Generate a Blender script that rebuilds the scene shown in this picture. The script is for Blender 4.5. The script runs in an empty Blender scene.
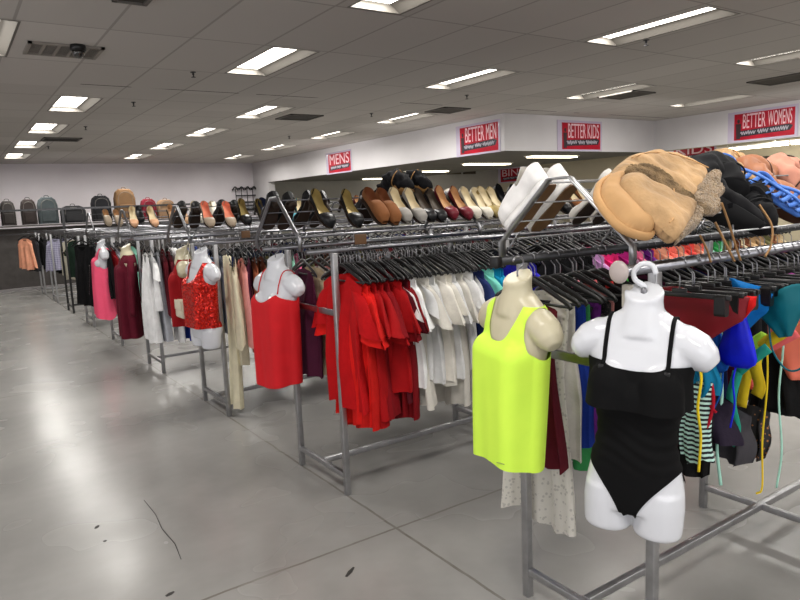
import bpy, bmesh, math, random
import numpy as np
from mathutils import Vector, Matrix, Quaternion
from mathutils.bvhtree import BVHTree

PI = math.pi
sc = bpy.context.scene
COL = sc.collection
rnd = random.Random(7)

# ------------------------------------------------------------------ camera
H = 1.6
F_PX, YAW, PITCH, ROLL = 666.127, math.radians(55.929), math.radians(-8.135), math.radians(-2.5886)
fwd = Vector((math.cos(PITCH) * math.cos(YAW), math.cos(PITCH) * math.sin(YAW), math.sin(PITCH)))
rt0 = Vector((math.sin(YAW), -math.cos(YAW), 0))
up0 = rt0.cross(fwd)
rt = math.cos(ROLL) * rt0 + math.sin(ROLL) * up0
up = -math.sin(ROLL) * rt0 + math.cos(ROLL) * up0
cam_d = bpy.data.cameras.new('camera')
cam = bpy.data.objects.new('camera', cam_d)
COL.objects.link(cam)
cam.matrix_world = Matrix(((rt.x, up.x, -fwd.x, 0), (rt.y, up.y, -fwd.y, 0), (rt.z, up.z, -fwd.z, H), (0, 0, 0, 1)))
cam_d.sensor_fit = 'HORIZONTAL'
cam_d.sensor_width = 36
cam_d.lens = F_PX * 36 / 800
cam_d.clip_start = .05
cam_d.clip_end = 100
sc.camera = cam

# ------------------------------------------------------------------ materials
MATS = {}


def srgb(c):
    return tuple((v / 255 / 12.92) if v / 255 <= .04045 else ((v / 255 + .055) / 1.055) ** 2.4 for v in c)


def new_mat(name):
    m = bpy.data.materials.new(name)
    m.use_nodes = True
    nt = m.node_tree
    return m, nt, nt.nodes['Principled BSDF']


def plain(name, c, rough=.5, metal=0., spec=.5, coat=0.):
    k = ('p', name)
    if k in MATS:
        return MATS[k]
    m, nt, b = new_mat(name)
    b.inputs['Base Color'].default_value = (*srgb(c), 1)
    b.inputs['Roughness'].default_value = rough
    b.inputs['Metallic'].default_value = metal
    b.inputs['Specular IOR Level'].default_value = spec
    b.inputs['Coat Weight'].default_value = coat
    MATS[k] = m
    return m


def mottled(name, c, rough=.8, amt=.12, scale=8., bump=.0, bscale=60., sheen=0., metal=0., spec=.3):
    """colour varied by noise, with an optional fine bump"""
    k = ('m', name)
    if k in MATS:
        return MATS[k]
    m, nt, b = new_mat(name)
    tc = nt.nodes.new('ShaderNodeTexCoord')
    no = nt.nodes.new('ShaderNodeTexNoise')
    no.inputs['Scale'].default_value = scale
    no.inputs['Detail'].default_value = 3
    nt.links.new(tc.outputs['Object'], no.inputs['Vector'])
    rp = nt.nodes.new('ShaderNodeValToRGB')
    s = srgb(c)
    rp.color_ramp.elements[0].position = .3
    rp.color_ramp.elements[1].position = .7
    rp.color_ramp.elements[0].color = (*[v * (1 - amt) for v in s], 1)
    rp.color_ramp.elements[1].color = (*[min(1, v * (1 + amt)) for v in s], 1)
    nt.links.new(no.outputs['Fac'], rp.inputs['Fac'])
    nt.links.new(rp.outputs['Color'], b.inputs['Base Color'])
    b.inputs['Roughness'].default_value = rough
    b.inputs['Metallic'].default_value = metal
    b.inputs['Specular IOR Level'].default_value = spec
    b.inputs['Sheen Weight'].default_value = sheen
    if bump:
        n2 = nt.nodes.new('ShaderNodeTexNoise')
        n2.inputs['Scale'].default_value = bscale
        nt.links.new(tc.outputs['Object'], n2.inputs['Vector'])
        bp = nt.nodes.new('ShaderNodeBump')
        bp.inputs['Strength'].default_value = bump
        bp.inputs['Distance'].default_value = .01
        nt.links.new(n2.outputs['Fac'], bp.inputs['Height'])
        nt.links.new(bp.outputs['Normal'], b.inputs['Normal'])
    MATS[k] = m
    return m


def fabric(c, name=None):
    return mottled(name or 'fabric_%02x%02x%02x' % tuple(c), c, rough=.85, amt=.1, scale=14, bump=.25, bscale=45, sheen=0, spec=.2)


def emit(name, c, s):
    k = ('e', name)
    if k in MATS:
        return MATS[k]
    m, nt, b = new_mat(name)
    b.inputs['Base Color'].default_value = (.8, .8, .8, 1)
    b.inputs['Emission Color'].default_value = (*srgb(c), 1)
    b.inputs['Emission Strength'].default_value = s
    MATS[k] = m
    return m


def math_node(nt, op, a, b=None, c=None):
    n = nt.nodes.new('ShaderNodeMath')
    n.operation = op
    for i, v in enumerate((a, b, c)):
        if v is None:
            continue
        if isinstance(v, (int, float)):
            n.inputs[i].default_value = v
        else:
            nt.links.new(v, n.inputs[i])
    return n.outputs[0]


def line_at(nt, coord, off, step, half):
    """1 on lines every step metres"""
    a = math_node(nt, 'SUBTRACT', coord, off)
    a = math_node(nt, 'DIVIDE', a, step)
    a = math_node(nt, 'FRACT', math_node(nt, 'ADD', a, 100.5))
    a = math_node(nt, 'ABSOLUTE', math_node(nt, 'SUBTRACT', a, .5))
    return math_node(nt, 'LESS_THAN', a, half / step)


def mix_col(nt, fac, c1, c2):
    n = nt.nodes.new('ShaderNodeMix')
    n.data_type = 'RGBA'
    for sock, v in ((n.inputs[0], fac), (n.inputs[6], c1), (n.inputs[7], c2)):
        if hasattr(v, 'links') or hasattr(v, 'is_linked'):
            nt.links.new(v, sock)
        elif isinstance(v, (int, float)):
            sock.default_value = v
        else:
            sock.default_value = (*v, 1)
    return n.outputs[2]


def mat_floor():
    m, nt, b = new_mat('polished_concrete')
    tc = nt.nodes.new('ShaderNodeTexCoord')
    sp = nt.nodes.new('ShaderNodeSeparateXYZ')
    nt.links.new(tc.outputs['Object'], sp.inputs[0])

    def noise(scale, detail=4, dist=0):
        n = nt.nodes.new('ShaderNodeTexNoise')
        n.inputs['Scale'].default_value = scale
        n.inputs['Detail'].default_value = detail
        n.inputs['Distortion'].default_value = dist
        nt.links.new(tc.outputs['Object'], n.inputs['Vector'])
        return n.outputs['Fac']
    n1, n2, n3 = noise(.9, 5, .0), noise(7, 5), noise(1.6, 2, .2)
    rp = nt.nodes.new('ShaderNodeValToRGB')
    rp.color_ramp.elements[0].position = .0
    rp.color_ramp.elements[1].position = 1.
    rp.color_ramp.elements[0].color = (*srgb((104, 103, 101)), 1)
    rp.color_ramp.elements[1].color = (*srgb((176, 174, 170)), 1)
    nt.links.new(n1, rp.inputs['Fac'])
    rp2 = nt.nodes.new('ShaderNodeValToRGB')
    rp2.color_ramp.elements[0].position = .0
    rp2.color_ramp.elements[1].position = 1.
    rp2.color_ramp.elements[0].color = (.86, .86, .86, 1)
    rp2.color_ramp.elements[1].color = (1.05, 1.05, 1.05, 1)
    nt.links.new(n2, rp2.inputs['Fac'])
    mu = nt.nodes.new('ShaderNodeMix')
    mu.data_type = 'RGBA'
    mu.blend_type = 'MULTIPLY'
    mu.inputs[0].default_value = 1
    nt.links.new(rp.outputs['Color'], mu.inputs[6])
    nt.links.new(rp2.outputs['Color'], mu.inputs[7])
    # sawn control joints, wobbling a little
    wob = math_node(nt, 'MULTIPLY', math_node(nt, 'SUBTRACT', noise(5, 3), .5), .02)
    jx = line_at(nt, math_node(nt, 'ADD', sp.outputs[0], wob), 1.70, 4.4, .007)
    jy = line_at(nt, math_node(nt, 'ADD', sp.outputs[1], wob), 2.64, 4.4, .007)
    jt = math_node(nt, 'MAXIMUM', jx, jy)
    jt = math_node(nt, 'MULTIPLY', jt, math_node(nt, 'ADD', .15, n2))
    col = mix_col(nt, jt, mu.outputs[2], srgb((96, 90, 82)))
    nt.links.new(col, b.inputs['Base Color'])
    r = math_node(nt, 'MULTIPLY_ADD', n3, .18, .17)
    nt.links.new(r, b.inputs['Roughness'])
    b.inputs['Specular IOR Level'].default_value = .24
    return m


def mat_ceiling():
    m, nt, b = new_mat('ceiling_tile')
    tc = nt.nodes.new('ShaderNodeTexCoord')
    sp = nt.nodes.new('ShaderNodeSeparateXYZ')
    nt.links.new(tc.outputs['Object'], sp.inputs[0])
    lx = line_at(nt, sp.outputs[0], 1.6 - .3275, .655, .011)
    near = math_node(nt, 'LESS_THAN', sp.outputs[1], 8.4)
    l1 = math_node(nt, 'MULTIPLY', line_at(nt, sp.outputs[1], 3.84 - .655, 1.31, .011), near)
    l2 = math_node(nt, 'MULTIPLY', line_at(nt, sp.outputs[1], 9.7 - .655, 1.31, .011), math_node(nt, 'SUBTRACT', 1., near))
    gap = math_node(nt, 'LESS_THAN', math_node(nt, 'ABSOLUTE', math_node(nt, 'SUBTRACT', sp.outputs[1], 8.22)), .014)
    no = nt.nodes.new('ShaderNodeTexNoise')
    no.inputs['Scale'].default_value = .8
    nt.links.new(tc.outputs['Object'], no.inputs['Vector'])
    gap = math_node(nt, 'MULTIPLY', gap, math_node(nt, 'GREATER_THAN', no.outputs['Fac'], .5))
    ln = math_node(nt, 'MAXIMUM', lx, math_node(nt, 'MAXIMUM', l1, l2))
    # per-tile tint
    wn = nt.nodes.new('ShaderNodeTexWhiteNoise')
    wn.noise_dimensions = '2D'
    cx = math_node(nt, 'FLOOR', math_node(nt, 'DIVIDE', math_node(nt, 'SUBTRACT', sp.outputs[0], 1.2725), .655))
    cy = math_node(nt, 'FLOOR', math_node(nt, 'DIVIDE', math_node(nt, 'SUBTRACT', sp.outputs[1], 3.185), 1.31))
    cb = nt.nodes.new('ShaderNodeCombineXYZ')
    nt.links.new(cx, cb.inputs[0])
    nt.links.new(cy, cb.inputs[1])
    nt.links.new(cb.outputs[0], wn.inputs['Vector'])
    base = mix_col(nt, wn.outputs['Value'], srgb((184, 179, 174)), srgb((195, 190, 185)))
    col = mix_col(nt, math_node(nt, 'MULTIPLY', ln, .5), base, srgb((128, 122, 117)))
    col = mix_col(nt, gap, col, srgb((40, 38, 36)))
    nt.links.new(col, b.inputs['Base Color'])
    b.inputs['Roughness'].default_value = .9
    b.inputs['Specular IOR Level'].default_value = .1
    return m


def mat_stripes(name, stops, scale):
    """horizontal stripes along local z"""
    m, nt, b = new_mat(name)
    tc = nt.nodes.new('ShaderNodeTexCoord')
    sp = nt.nodes.new('ShaderNodeSeparateXYZ')
    nt.links.new(tc.outputs['Object'], sp.inputs[0])
    fr = math_node(nt, 'FRACT', math_node(nt, 'MULTIPLY', sp.outputs[2], scale))
    rp = nt.nodes.new('ShaderNodeValToRGB')
    rp.color_ramp.interpolation = 'CONSTANT'
    while len(rp.color_ramp.elements) < len(stops):
        rp.color_ramp.elements.new(.5)
    for e, (p, c) in zip(rp.color_ramp.elements, stops):
        e.position = p
        e.color = (*srgb(c), 1)
    nt.links.new(fr, rp.inputs['Fac'])
    nt.links.new(rp.outputs['Color'], b.inputs['Base Color'])
    b.inputs['Roughness'].default_value = .85
    return m


def mat_cells(name, c1, c2, scale, thr=.35, metal=0., rough=.7):
    """voronoi spots of c2 on c1"""
    m, nt, b = new_mat(name)
    tc = nt.nodes.new('ShaderNodeTexCoord')
    vo = nt.nodes.new('ShaderNodeTexVoronoi')
    vo.inputs['Scale'].default_value = scale
    nt.links.new(tc.outputs['Object'], vo.inputs['Vector'])
    f = math_node(nt, 'LESS_THAN', vo.outputs['Distance'], thr)
    nt.links.new(mix_col(nt, f, srgb(c1), srgb(c2)), b.inputs['Base Color'])
    b.inputs['Roughness'].default_value = rough
    b.inputs['Metallic'].default_value = metal
    return m


def mat_sequin():
    m, nt, b = new_mat('red_sequins')
    tc = nt.nodes.new('ShaderNodeTexCoord')
    vo = nt.nodes.new('ShaderNodeTexVoronoi')
    vo.inputs['Scale'].default_value = 110
    nt.links.new(tc.outputs['Object'], vo.inputs['Vector'])
    sp = nt.nodes.new('ShaderNodeSeparateXYZ')
    nt.links.new(vo.outputs['Color'], sp.inputs[0])
    nt.links.new(mix_col(nt, sp.outputs[0], srgb((150, 8, 8)), srgb((235, 40, 22))), b.inputs['Base Color'])
    b.inputs['Metallic'].default_value = .55
    b.inputs['Roughness'].default_value = .28
    # every disc tips its own way
    ge = nt.nodes.new('ShaderNodeNewGeometry')
    va = nt.nodes.new('ShaderNodeVectorMath')
    va.operation = 'MULTIPLY_ADD'
    nt.links.new(vo.outputs['Color'], va.inputs[0])
    va.inputs[1].default_value = (.9, .9, .9)
    va.inputs[2].default_value = (-.45, -.45, -.45)
    vb = nt.nodes.new('ShaderNodeVectorMath')
    nt.links.new(va.outputs[0], vb.inputs[0])
    nt.links.new(ge.outputs['Normal'], vb.inputs[1])
    vn = nt.nodes.new('ShaderNodeVectorMath')
    vn.operation = 'NORMALIZE'
    nt.links.new(vb.outputs[0], vn.inputs[0])
    nt.links.new(vn.outputs[0], b.inputs['Normal'])
    return m


def mat_check(name, c1, c2, s):
    m, nt, b = new_mat(name)
    tc = nt.nodes.new('ShaderNodeTexCoord')
    sp = nt.nodes.new('ShaderNodeSeparateXYZ')
    nt.links.new(tc.outputs['Object'], sp.inputs[0])
    a = math_node(nt, 'LESS_THAN', math_node(nt, 'FRACT', math_node(nt, 'MULTIPLY', sp.outputs[1], s)), .4)
    c = math_node(nt, 'LESS_THAN', math_node(nt, 'FRACT', math_node(nt, 'MULTIPLY', sp.outputs[2], s)), .4)
    f = math_node(nt, 'MULTIPLY', math_node(nt, 'ADD', a, c), .5)
    nt.links.new(mix_col(nt, f, srgb(c1), srgb(c2)), b.inputs['Base Color'])
    b.inputs['Roughness'].default_value = .9
    return m


CHROME = mottled('chrome', (138, 138, 142), rough=.28, amt=.1, scale=30, metal=1.)
STEEL = mottled('brushed_steel', (170, 170, 172), rough=.38, amt=.12, scale=20, metal=.9)
WIRE = mottled('wire_steel', (104, 104, 108), rough=.4, amt=.15, scale=20, metal=.8)
DARKBAR = mottled('dark_steel', (70, 70, 72), rough=.4, amt=.15, scale=20, metal=.7)
BLACK_PLASTIC = plain('black_plastic', (16, 16, 17), rough=.38)
BLACK = fabric((14, 14, 15), 'black_fabric')
WHITE_GLOSS = plain('white_gloss_plastic', (214, 216, 221), rough=.2, coat=.25)
CREAM_PLASTIC = plain('cream_plastic', (196, 188, 160), rough=.35)
WHITE_PAINT = mottled('white_wall_paint', (206, 203, 204), rough=.75, amt=.03, scale=2)
BACK_PAINT = mottled('back_wall_paint', (226, 220, 224), rough=.75, amt=.03, scale=2)
BEIGE_PAINT = mottled('beige_wall_paint', (198, 188, 164), rough=.8, amt=.03, scale=2)
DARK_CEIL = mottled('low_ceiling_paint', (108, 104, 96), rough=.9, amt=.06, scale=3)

# ------------------------------------------------------------------ mesh helpers


class MB:
    def __init__(self):
        self.v, self.f, self.mi, self.sm = [], [], [], []

    def add(self, vs, fs, mat=0, smooth=True, M=None):
        o = len(self.v)
        if M is not None:
            vs = [M @ Vector(p) for p in vs]
        self.v += [tuple(p) for p in vs]
        self.f += [tuple(i + o for i in f) for f in fs]
        self.mi += [mat] * len(fs)
        self.sm += [smooth] * len(fs)
        return self

    def mesh(self, name):
        me = bpy.data.meshes.new(name)
        me.from_pydata(self.v, [], self.f)
        me.polygons.foreach_set('material_index', self.mi)
        me.polygons.foreach_set('use_smooth', self.sm)
        bm = bmesh.new()
        bm.from_mesh(me)
        bmesh.ops.recalc_face_normals(bm, faces=bm.faces)
        bm.to_mesh(me)
        bm.free()
        me.update()
        return me


def box_g(c, s, bevel=0.):
    x, y, z = c
    a, b, d = s[0] / 2, s[1] / 2, s[2] / 2
    if not bevel:
        vs = [(x + i * a, y + j * b, z + k * d) for k in (-1, 1) for j in (-1, 1) for i in (-1, 1)]
        return vs, [(0, 2, 3, 1), (4, 5, 7, 6), (0, 1, 5, 4), (2, 6, 7, 3), (0, 4, 6, 2), (1, 3, 7, 5)]
    bm = bmesh.new()
    bmesh.ops.create_cube(bm, size=1, matrix=Matrix.Translation(c) @ Matrix.Diagonal((*s, 1)))
    bmesh.ops.bevel(bm, geom=bm.edges[:], offset=bevel, segments=3, affect='EDGES', profile=.5)
    vs = [v.co.copy() for v in bm.verts]
    bm.verts.index_update()
    fs = [tuple(v.index for v in f.verts) for f in bm.faces]
    bm.free()
    return vs, fs


def loft_g(rings, closed=True, cap0=False, cap1=False):
    n = len(rings[0])
    vs = [p for r in rings for p in r]
    fs = []
    for j in range(len(rings) - 1):
        for i in range(n if closed else n - 1):
            k = (i + 1) % n
            fs.append((j * n + i, j * n + k, (j + 1) * n + k, (j + 1) * n + i))
    if cap0:
        fs.append(tuple(range(n - 1, -1, -1)))
    if cap1:
        fs.append(tuple(range((len(rings) - 1) * n, len(rings) * n)))
    return vs, fs


def tube_g(pts, r, n=8, r2=None, nrm=None, cap=True, closed=False):
    """tube along pts; r may be a list; r2 = second half-axis; nrm = direction of that second axis"""
    pts = [Vector(p) for p in pts]
    N = len(pts)
    rs = r if isinstance(r, (list, tuple)) else [r] * N
    r2s = rs if r2 is None else (r2 if isinstance(r2, (list, tuple)) else [r2] * N)
    tans = []
    for i in range(N):
        a = pts[(i - 1) % N] if closed else pts[max(i - 1, 0)]
        b = pts[(i + 1) % N] if closed else pts[min(i + 1, N - 1)]
        t = (b - a)
        tans.append(t.normalized() if t.length > 1e-9 else Vector((0, 0, 1)))
    if nrm is None:
        u = Vector((0, 0, 1)) if abs(tans[0].z) < .9 else Vector((1, 0, 0))
    else:
        u = Vector(nrm)
    rings = []
    for i in range(N):
        t = tans[i]
        if nrm is not None and not isinstance(nrm, (list,)):
            u = Vector(nrm)
        u = (u - t * u.dot(t))
        u = u.normalized() if u.length > 1e-6 else t.orthogonal().normalized()
        w = t.cross(u)
        rings.append([pts[i] + w * (rs[i] * math.cos(2 * PI * k / n)) + u * (r2s[i] * math.sin(2 * PI * k / n)) for k in range(n)])
    if closed:
        rings.append(rings[0])
    return loft_g(rings, True, cap and not closed, cap and not closed)


def bez(pts, n=24):
    """Catmull-Rom through the points"""
    P = [Vector(p) for p in pts]
    P = [P[0] * 2 - P[1]] + P + [P[-1] * 2 - P[-2]]
    out = []
    segs = len(P) - 3
    for i in range(n + 1):
        t = i / n * segs
        k = min(int(t), segs - 1)
        t -= k
        a, b, c, d = P[k:k + 4]
        out.append(.5 * ((2 * b) + (c - a) * t + (2 * a - 5 * b + 4 * c - d) * t * t + (3 * b - a - 3 * c + d) * t ** 3))
    return out


def interp(x, xs, ys):
    return float(np.interp(x, xs, ys))


def ell_g(c, r, nu=16, nv=10, M=None):
    rings = []
    for j in range(nv + 1):
        t = PI * j / nv
        s = max(math.sin(t), 1e-3)
        rings.append([Vector((c[0] + r[0] * s * math.cos(2 * PI * i / nu), c[1] + r[1] * s * math.sin(2 * PI * i / nu), c[2] + r[2] * math.cos(t))) for i in range(nu)])
    vs, fs = loft_g(rings, True, True, True)
    if M is not None:
        vs = [M @ v for v in vs]
    return vs, fs


def lathe_g(prof, n=20, c=(0, 0, 0)):
    rings = [[(c[0] + r * math.cos(2 * PI * i / n), c[1] + r * math.sin(2 * PI * i / n), c[2] + z) for i in range(n)] for r, z in prof]
    return loft_g(rings, True, True, True)


def prism_g(poly, d0, d1, axis='x'):
    """extrude a 2-D polygon; axis x: poly is (y,z)"""
    def p(a, b, d):
        return (d, a, b) if axis == 'x' else ((a, d, b) if axis == 'y' else (a, b, d))
    n = len(poly)
    vs = [p(a, b, d0) for a, b in poly] + [p(a, b, d1) for a, b in poly]
    fs = [tuple(range(n - 1, -1, -1)), tuple(range(n, 2 * n))] + [(i, (i + 1) % n, n + (i + 1) % n, n + i) for i in range(n)]
    return vs, fs


# ------------------------------------------------------------------ object helpers
def tag(o, label=None, cat=None, group=None, kind=None):
    if label:
        o['label'] = label
    if cat:
        o['category'] = cat
    if group:
        o['group'] = group
    if kind:
        o['kind'] = kind
    return o


def put(name, mb, mats, parent=None, M=None):
    me = mb.mesh(name) if isinstance(mb, MB) else mb
    for m in (mats if isinstance(mats, (list, tuple)) else [mats]):
        me.materials.append(m)
    o = bpy.data.objects.new(name, me)
    COL.objects.link(o)
    if parent is not None:
        o.parent = parent
    if M is not None:
        o.matrix_local = M
    return o


def empty(name, label, cat, loc=(0, 0, 0), rz=0., group=None, M=None):
    o = bpy.data.objects.new(name, None)
    COL.objects.link(o)
    o.empty_display_size = .1
    if M is not None:
        o.matrix_world = M
    else:
        o.location = loc
        o.rotation_euler = (0, 0, rz)
    return tag(o, label, cat, group)


def copy_tree(o, M=None):
    c = o.copy()
    COL.objects.link(c)
    for ch in list(o.children):
        d = ch.copy()
        COL.objects.link(d)
        d.parent = c
        d.matrix_local = ch.matrix_local.copy()
        for g in list(ch.children):
            e = g.copy()
            COL.objects.link(e)
            e.parent = d
            e.matrix_local = g.matrix_local.copy()
    if M is not None:
        c.matrix_world = M
    return c


def slotted(me, mat=None):
    me.materials.append(mat or WHITE_PAINT)
    return me


def inst(name, me, mat, M, label, cat, group=None):
    o = bpy.data.objects.new(name, me)
    COL.objects.link(o)
    o.material_slots[0].link = 'OBJECT'
    o.material_slots[0].material = mat
    o.matrix_world = M
    return tag(o, label, cat, group)


def TR(x, y, z, rz=0., rx=0., ry=0.):
    return Matrix.Translation((x, y, z)) @ Matrix.Rotation(rz, 4, 'Z') @ Matrix.Rotation(ry, 4, 'Y') @ Matrix.Rotation(rx, 4, 'X')


ONES = ['', 'first', 'second', 'third', 'fourth', 'fifth', 'sixth', 'seventh', 'eighth', 'ninth', 'tenth', 'eleventh', 'twelfth', 'thirteenth', 'fourteenth', 'fifteenth', 'sixteenth', 'seventeenth', 'eighteenth', 'nineteenth']
TENS = {2: 'twenty', 3: 'thirty', 4: 'forty', 5: 'fifty', 6: 'sixty', 7: 'seventy', 8: 'eighty', 9: 'ninety'}


def ordn(i):
    if i < 20:
        return ONES[i]
    if i >= 100:
        return 'hundred-and-' + ordn(i - 100) if i > 100 else 'hundredth'
    t, o = divmod(i, 10)
    return (TENS[t] + '-' + ONES[o]) if o else TENS[t][:-1] + 'ieth'


# ------------------------------------------------------------------ the room
ZC = 3.07
XL, XR, YB, YF = -3.0, 18.3, 19.8, -4.0


def struct(name, mb, mats, parent=None):
    o = put(name, mb, mats, parent)
    o['kind'] = 'structure'
    return o


struct('floor', MB().add(*box_g(((XL + XR) / 2, (YB + YF) / 2, -.05), (XR - XL, YB - YF, .1)), smooth=False), mat_floor())

# troffer layout: (x, y) centres
LIGHTS = [(.42, 6.45), (2.91, 3.84), (2.91, 6.45), (5.53, 3.84), (5.53, 6.45), (8.15, 3.84), (8.15, 6.45), (10.77, 6.45),
          (1.6, 9.7), (4.22, 9.7), (6.84, 9.7), (1.6, 12.32), (4.22, 12.32), (6.84, 12.32), (1.6, 14.94), (4.22, 14.94), (6.84, 14.94),
          (1.6, 17.56), (4.22, 17.56), (6.84, 17.56)]
LW, LL = .225, .62   # half opening
xs = sorted({XL, XR} | {round(x + s * LW, 4) for x, y in LIGHTS for s in (-1, 1)})
ys = sorted({YF, YB} | {round(y + s * LL, 4) for x, y in LIGHTS for s in (-1, 1)})
cm = MB()
for i in range(len(xs) - 1):
    for j in range(len(ys) - 1):
        cx, cy = (xs[i] + xs[i + 1]) / 2, (ys[j] + ys[j + 1]) / 2
        if any(abs(cx - x) < LW and abs(cy - y) < LL for x, y in LIGHTS):
            continue
        cm.add([(xs[i], ys[j], ZC), (xs[i + 1], ys[j], ZC), (xs[i + 1], ys[j + 1], ZC), (xs[i], ys[j + 1], ZC)], [(0, 3, 2, 1)], smooth=False)
struct('ceiling', cm, mat_ceiling())
struct('ceiling_deck', MB().add(*box_g(((XL + XR) / 2, (YB + YF) / 2, ZC + .25), (XR - XL, YB - YF, .05)), smooth=False), DARK_CEIL)
struct('wall_back', MB().add(*box_g(((XL + 8.22) / 2, YB + .06, 1.6), (8.22 - XL, .12, 3.3)), smooth=False), BACK_PAINT)
struct('wall_back_side_room', MB().add(*box_g(((XR + 8.22) / 2, YB + .06, 1.6), (XR - 8.22, .12, 3.3)), smooth=False), mottled('grey_wall', (176, 174, 168), rough=.8, amt=.03))
struct('wall_right', MB().add(*box_g((XR + .06, (YB + YF) / 2, 1.6), (.12, YB - YF, 3.3)), smooth=False), BEIGE_PAINT)
struct('wall_left', MB().add(*box_g((XL - .06, (YB + YF) / 2, 1.6), (.12, YB - YF, 3.3)), smooth=False), BACK_PAINT)
struct('wall_front', MB().add(*box_g(((XL + XR) / 2, YF - .06, 1.6), (XR - XL, .12, 3.3)), smooth=False), BACK_PAINT)
struct('wall_pier', MB().add(*box_g((8.22, 19.23, 1.53), (.2, 1.14, 3.06)), smooth=False), WHITE_PAINT)
# dropped bulkheads: white fascia, dull underside
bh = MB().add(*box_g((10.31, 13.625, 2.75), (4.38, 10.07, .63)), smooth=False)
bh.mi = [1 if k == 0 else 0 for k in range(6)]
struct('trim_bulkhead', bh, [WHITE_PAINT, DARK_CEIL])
bh = MB().add(*box_g((12.4, 2.3, 2.755), (.2, 12.58, .62)), smooth=False)
bh.mi = [1 if k == 0 else 0 for k in range(6)]
struct('trim_bulkhead_right', bh, [WHITE_PAINT, mottled('right_bulkhead_underside', (190, 182, 160), rough=.9)])

# troffers
E_LENS = emit('fluorescent_lens', (255, 249, 238), 5.0)
TROFFER = plain('troffer_white', (225, 222, 214), rough=.5)
wl = MB()
d = .062
o_ = [(-LW, -LL), (LW, -LL), (LW, LL), (-LW, LL)]
wl.add([(x, y, 0) for x, y in o_] + [(x * .78 - .042, y * .992, d) for x, y in o_], [(0, 1, 5, 4), (1, 2, 6, 5), (2, 3, 7, 6), (3, 0, 4, 7)], smooth=False)
for p, q in zip(o_, o_[1:] + o_[:1]):
    f = 1.06
    wl.add([(p[0], p[1], -.004), (q[0], q[1], -.004), (q[0] + .018 * (1 if q[0] > 0 else -1), q[1] + .018 * (1 if q[1] > 0 else -1), -.004), (p[0] + .018 * (1 if p[0] > 0 else -1), p[1] + .018 * (1 if p[1] > 0 else -1), -.004)], [(0, 1, 2, 3)], smooth=False)
lens = MB().add([(x * .78 - .042, y * .992, d) for x, y in o_], [(0, 3, 2, 1)], smooth=False)
t0 = empty('ceiling_light', '', 'ceiling light', (LIGHTS[0][0], LIGHTS[0][1], ZC))
put('housing', wl, plain('troffer_reflector', (104, 100, 94), rough=.55), t0)
put('lens', lens, E_LENS, t0)
LNAME = {(.42, 6.45): 'recessed fluorescent ceiling light cut by the frame beside the return air grille',
         (2.91, 3.84): 'recessed fluorescent ceiling light cut off at the top edge above the tan boots aisle',
         (2.91, 6.45): 'large recessed fluorescent ceiling light above the aisle, third column, near row',
         (5.53, 3.84): 'largest recessed fluorescent ceiling light, wholly in view above the white sneakers',
         (5.53, 6.45): 'recessed fluorescent ceiling light before the corner banner with the word MEN',
         (8.15, 3.84): 'recessed fluorescent ceiling light cut by the frame at far right',
         (8.15, 6.45): 'recessed fluorescent ceiling light with a square vent beside its right end',
         (10.77, 6.45): 'recessed fluorescent ceiling light just before the womens banner'}
rows = {9.7: 'first', 12.32: 'second', 14.94: 'third', 17.56: 'farthest'}
colsn = {1.6: 'left', 4.22: 'middle', 6.84: 'right'}
for i, (x, y) in enumerate(LIGHTS):
    t = t0 if i == 0 else copy_tree(t0, Matrix.Translation((x, y, ZC)))
    if (x, y) in LNAME:
        lb = LNAME[(x, y)]
    elif y in rows and x in colsn:
        lb = 'recessed fluorescent ceiling light, %s column of the far block, %s row from the camera' % (colsn[x], rows[y])
    else:
        lb = 'recessed fluorescent ceiling light outside the picture at x %s' % ('left' if x < 2 else 'right')
    tag(t, lb, 'ceiling light', 'recessed fluorescent ceiling lights')


# lamps for the troffers behind the camera and the shop windows behind it
def area(name, loc, rot, sx, sy, w, col=(1, 1, 1)):
    l = bpy.data.lights.new(name, 'AREA')
    l.shape = 'RECTANGLE'
    l.size, l.size_y, l.energy, l.color = sx, sy, w, col
    o = bpy.data.objects.new(name, l)
    o.location = loc
    o.rotation_euler = rot
    COL.objects.link(o)
    return o


for x, y in LIGHTS:
    area('troffer_tube', (x - .04, y, ZC + .05), (0, 0, 0), .3, 1.15, 30, (1, .975, .93))
for x in (.29, 2.91, 5.53, 8.15):
    for y in (1.22, -1.4):
        area('troffer_lamp', (x, y, ZC - .02), (0, 0, 0), .5, 1.2, 32, (1, .97, .92))
area('window_daylight', (-.5, YF + .2, 1.7), (math.radians(90), 0, 0), 6.5, 2.4, 75, (.93, .96, 1))
area('side_daylight', (XL + .1, 3.0, 1.7), (math.radians(90), 0, math.radians(-90)), 8.0, 2.2, 45, (.95, .97, 1))
for x, y, z, tx, ty, w_ in ((3.0, 15.5, 2.2, 0, 1, 3), (5.6, 13.5, 2.3, 1, .15, 9), (5.6, 10.0, 2.3, 1, .1, 5), (9.8, 5.6, 2.3, .1, 1, 5), (9.8, 5.2, 2.3, 1, .1, 6)):
    a_ = area('unseen_wall_fill', (x, y, z), (0, 0, 0), 2.2, .5, w_, (1, .97, .95))  # unseen fill, no fixture here; added to brighten the back wall and bulkheads
    a_.data.spread = 1.5
    a_.rotation_euler = Vector((tx, ty, .02)).to_track_quat('-Z', 'Y').to_euler()
for x, y in ((14.5, 12), (16.3, 3), (16.5, 8), (13, 17)):
    area('side_room_lamp', (x, y, 2.95 if x > 12.6 else 2.38), (0, 0, 0), 1.2, 1.2, 55, (1, .96, .86))

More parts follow.
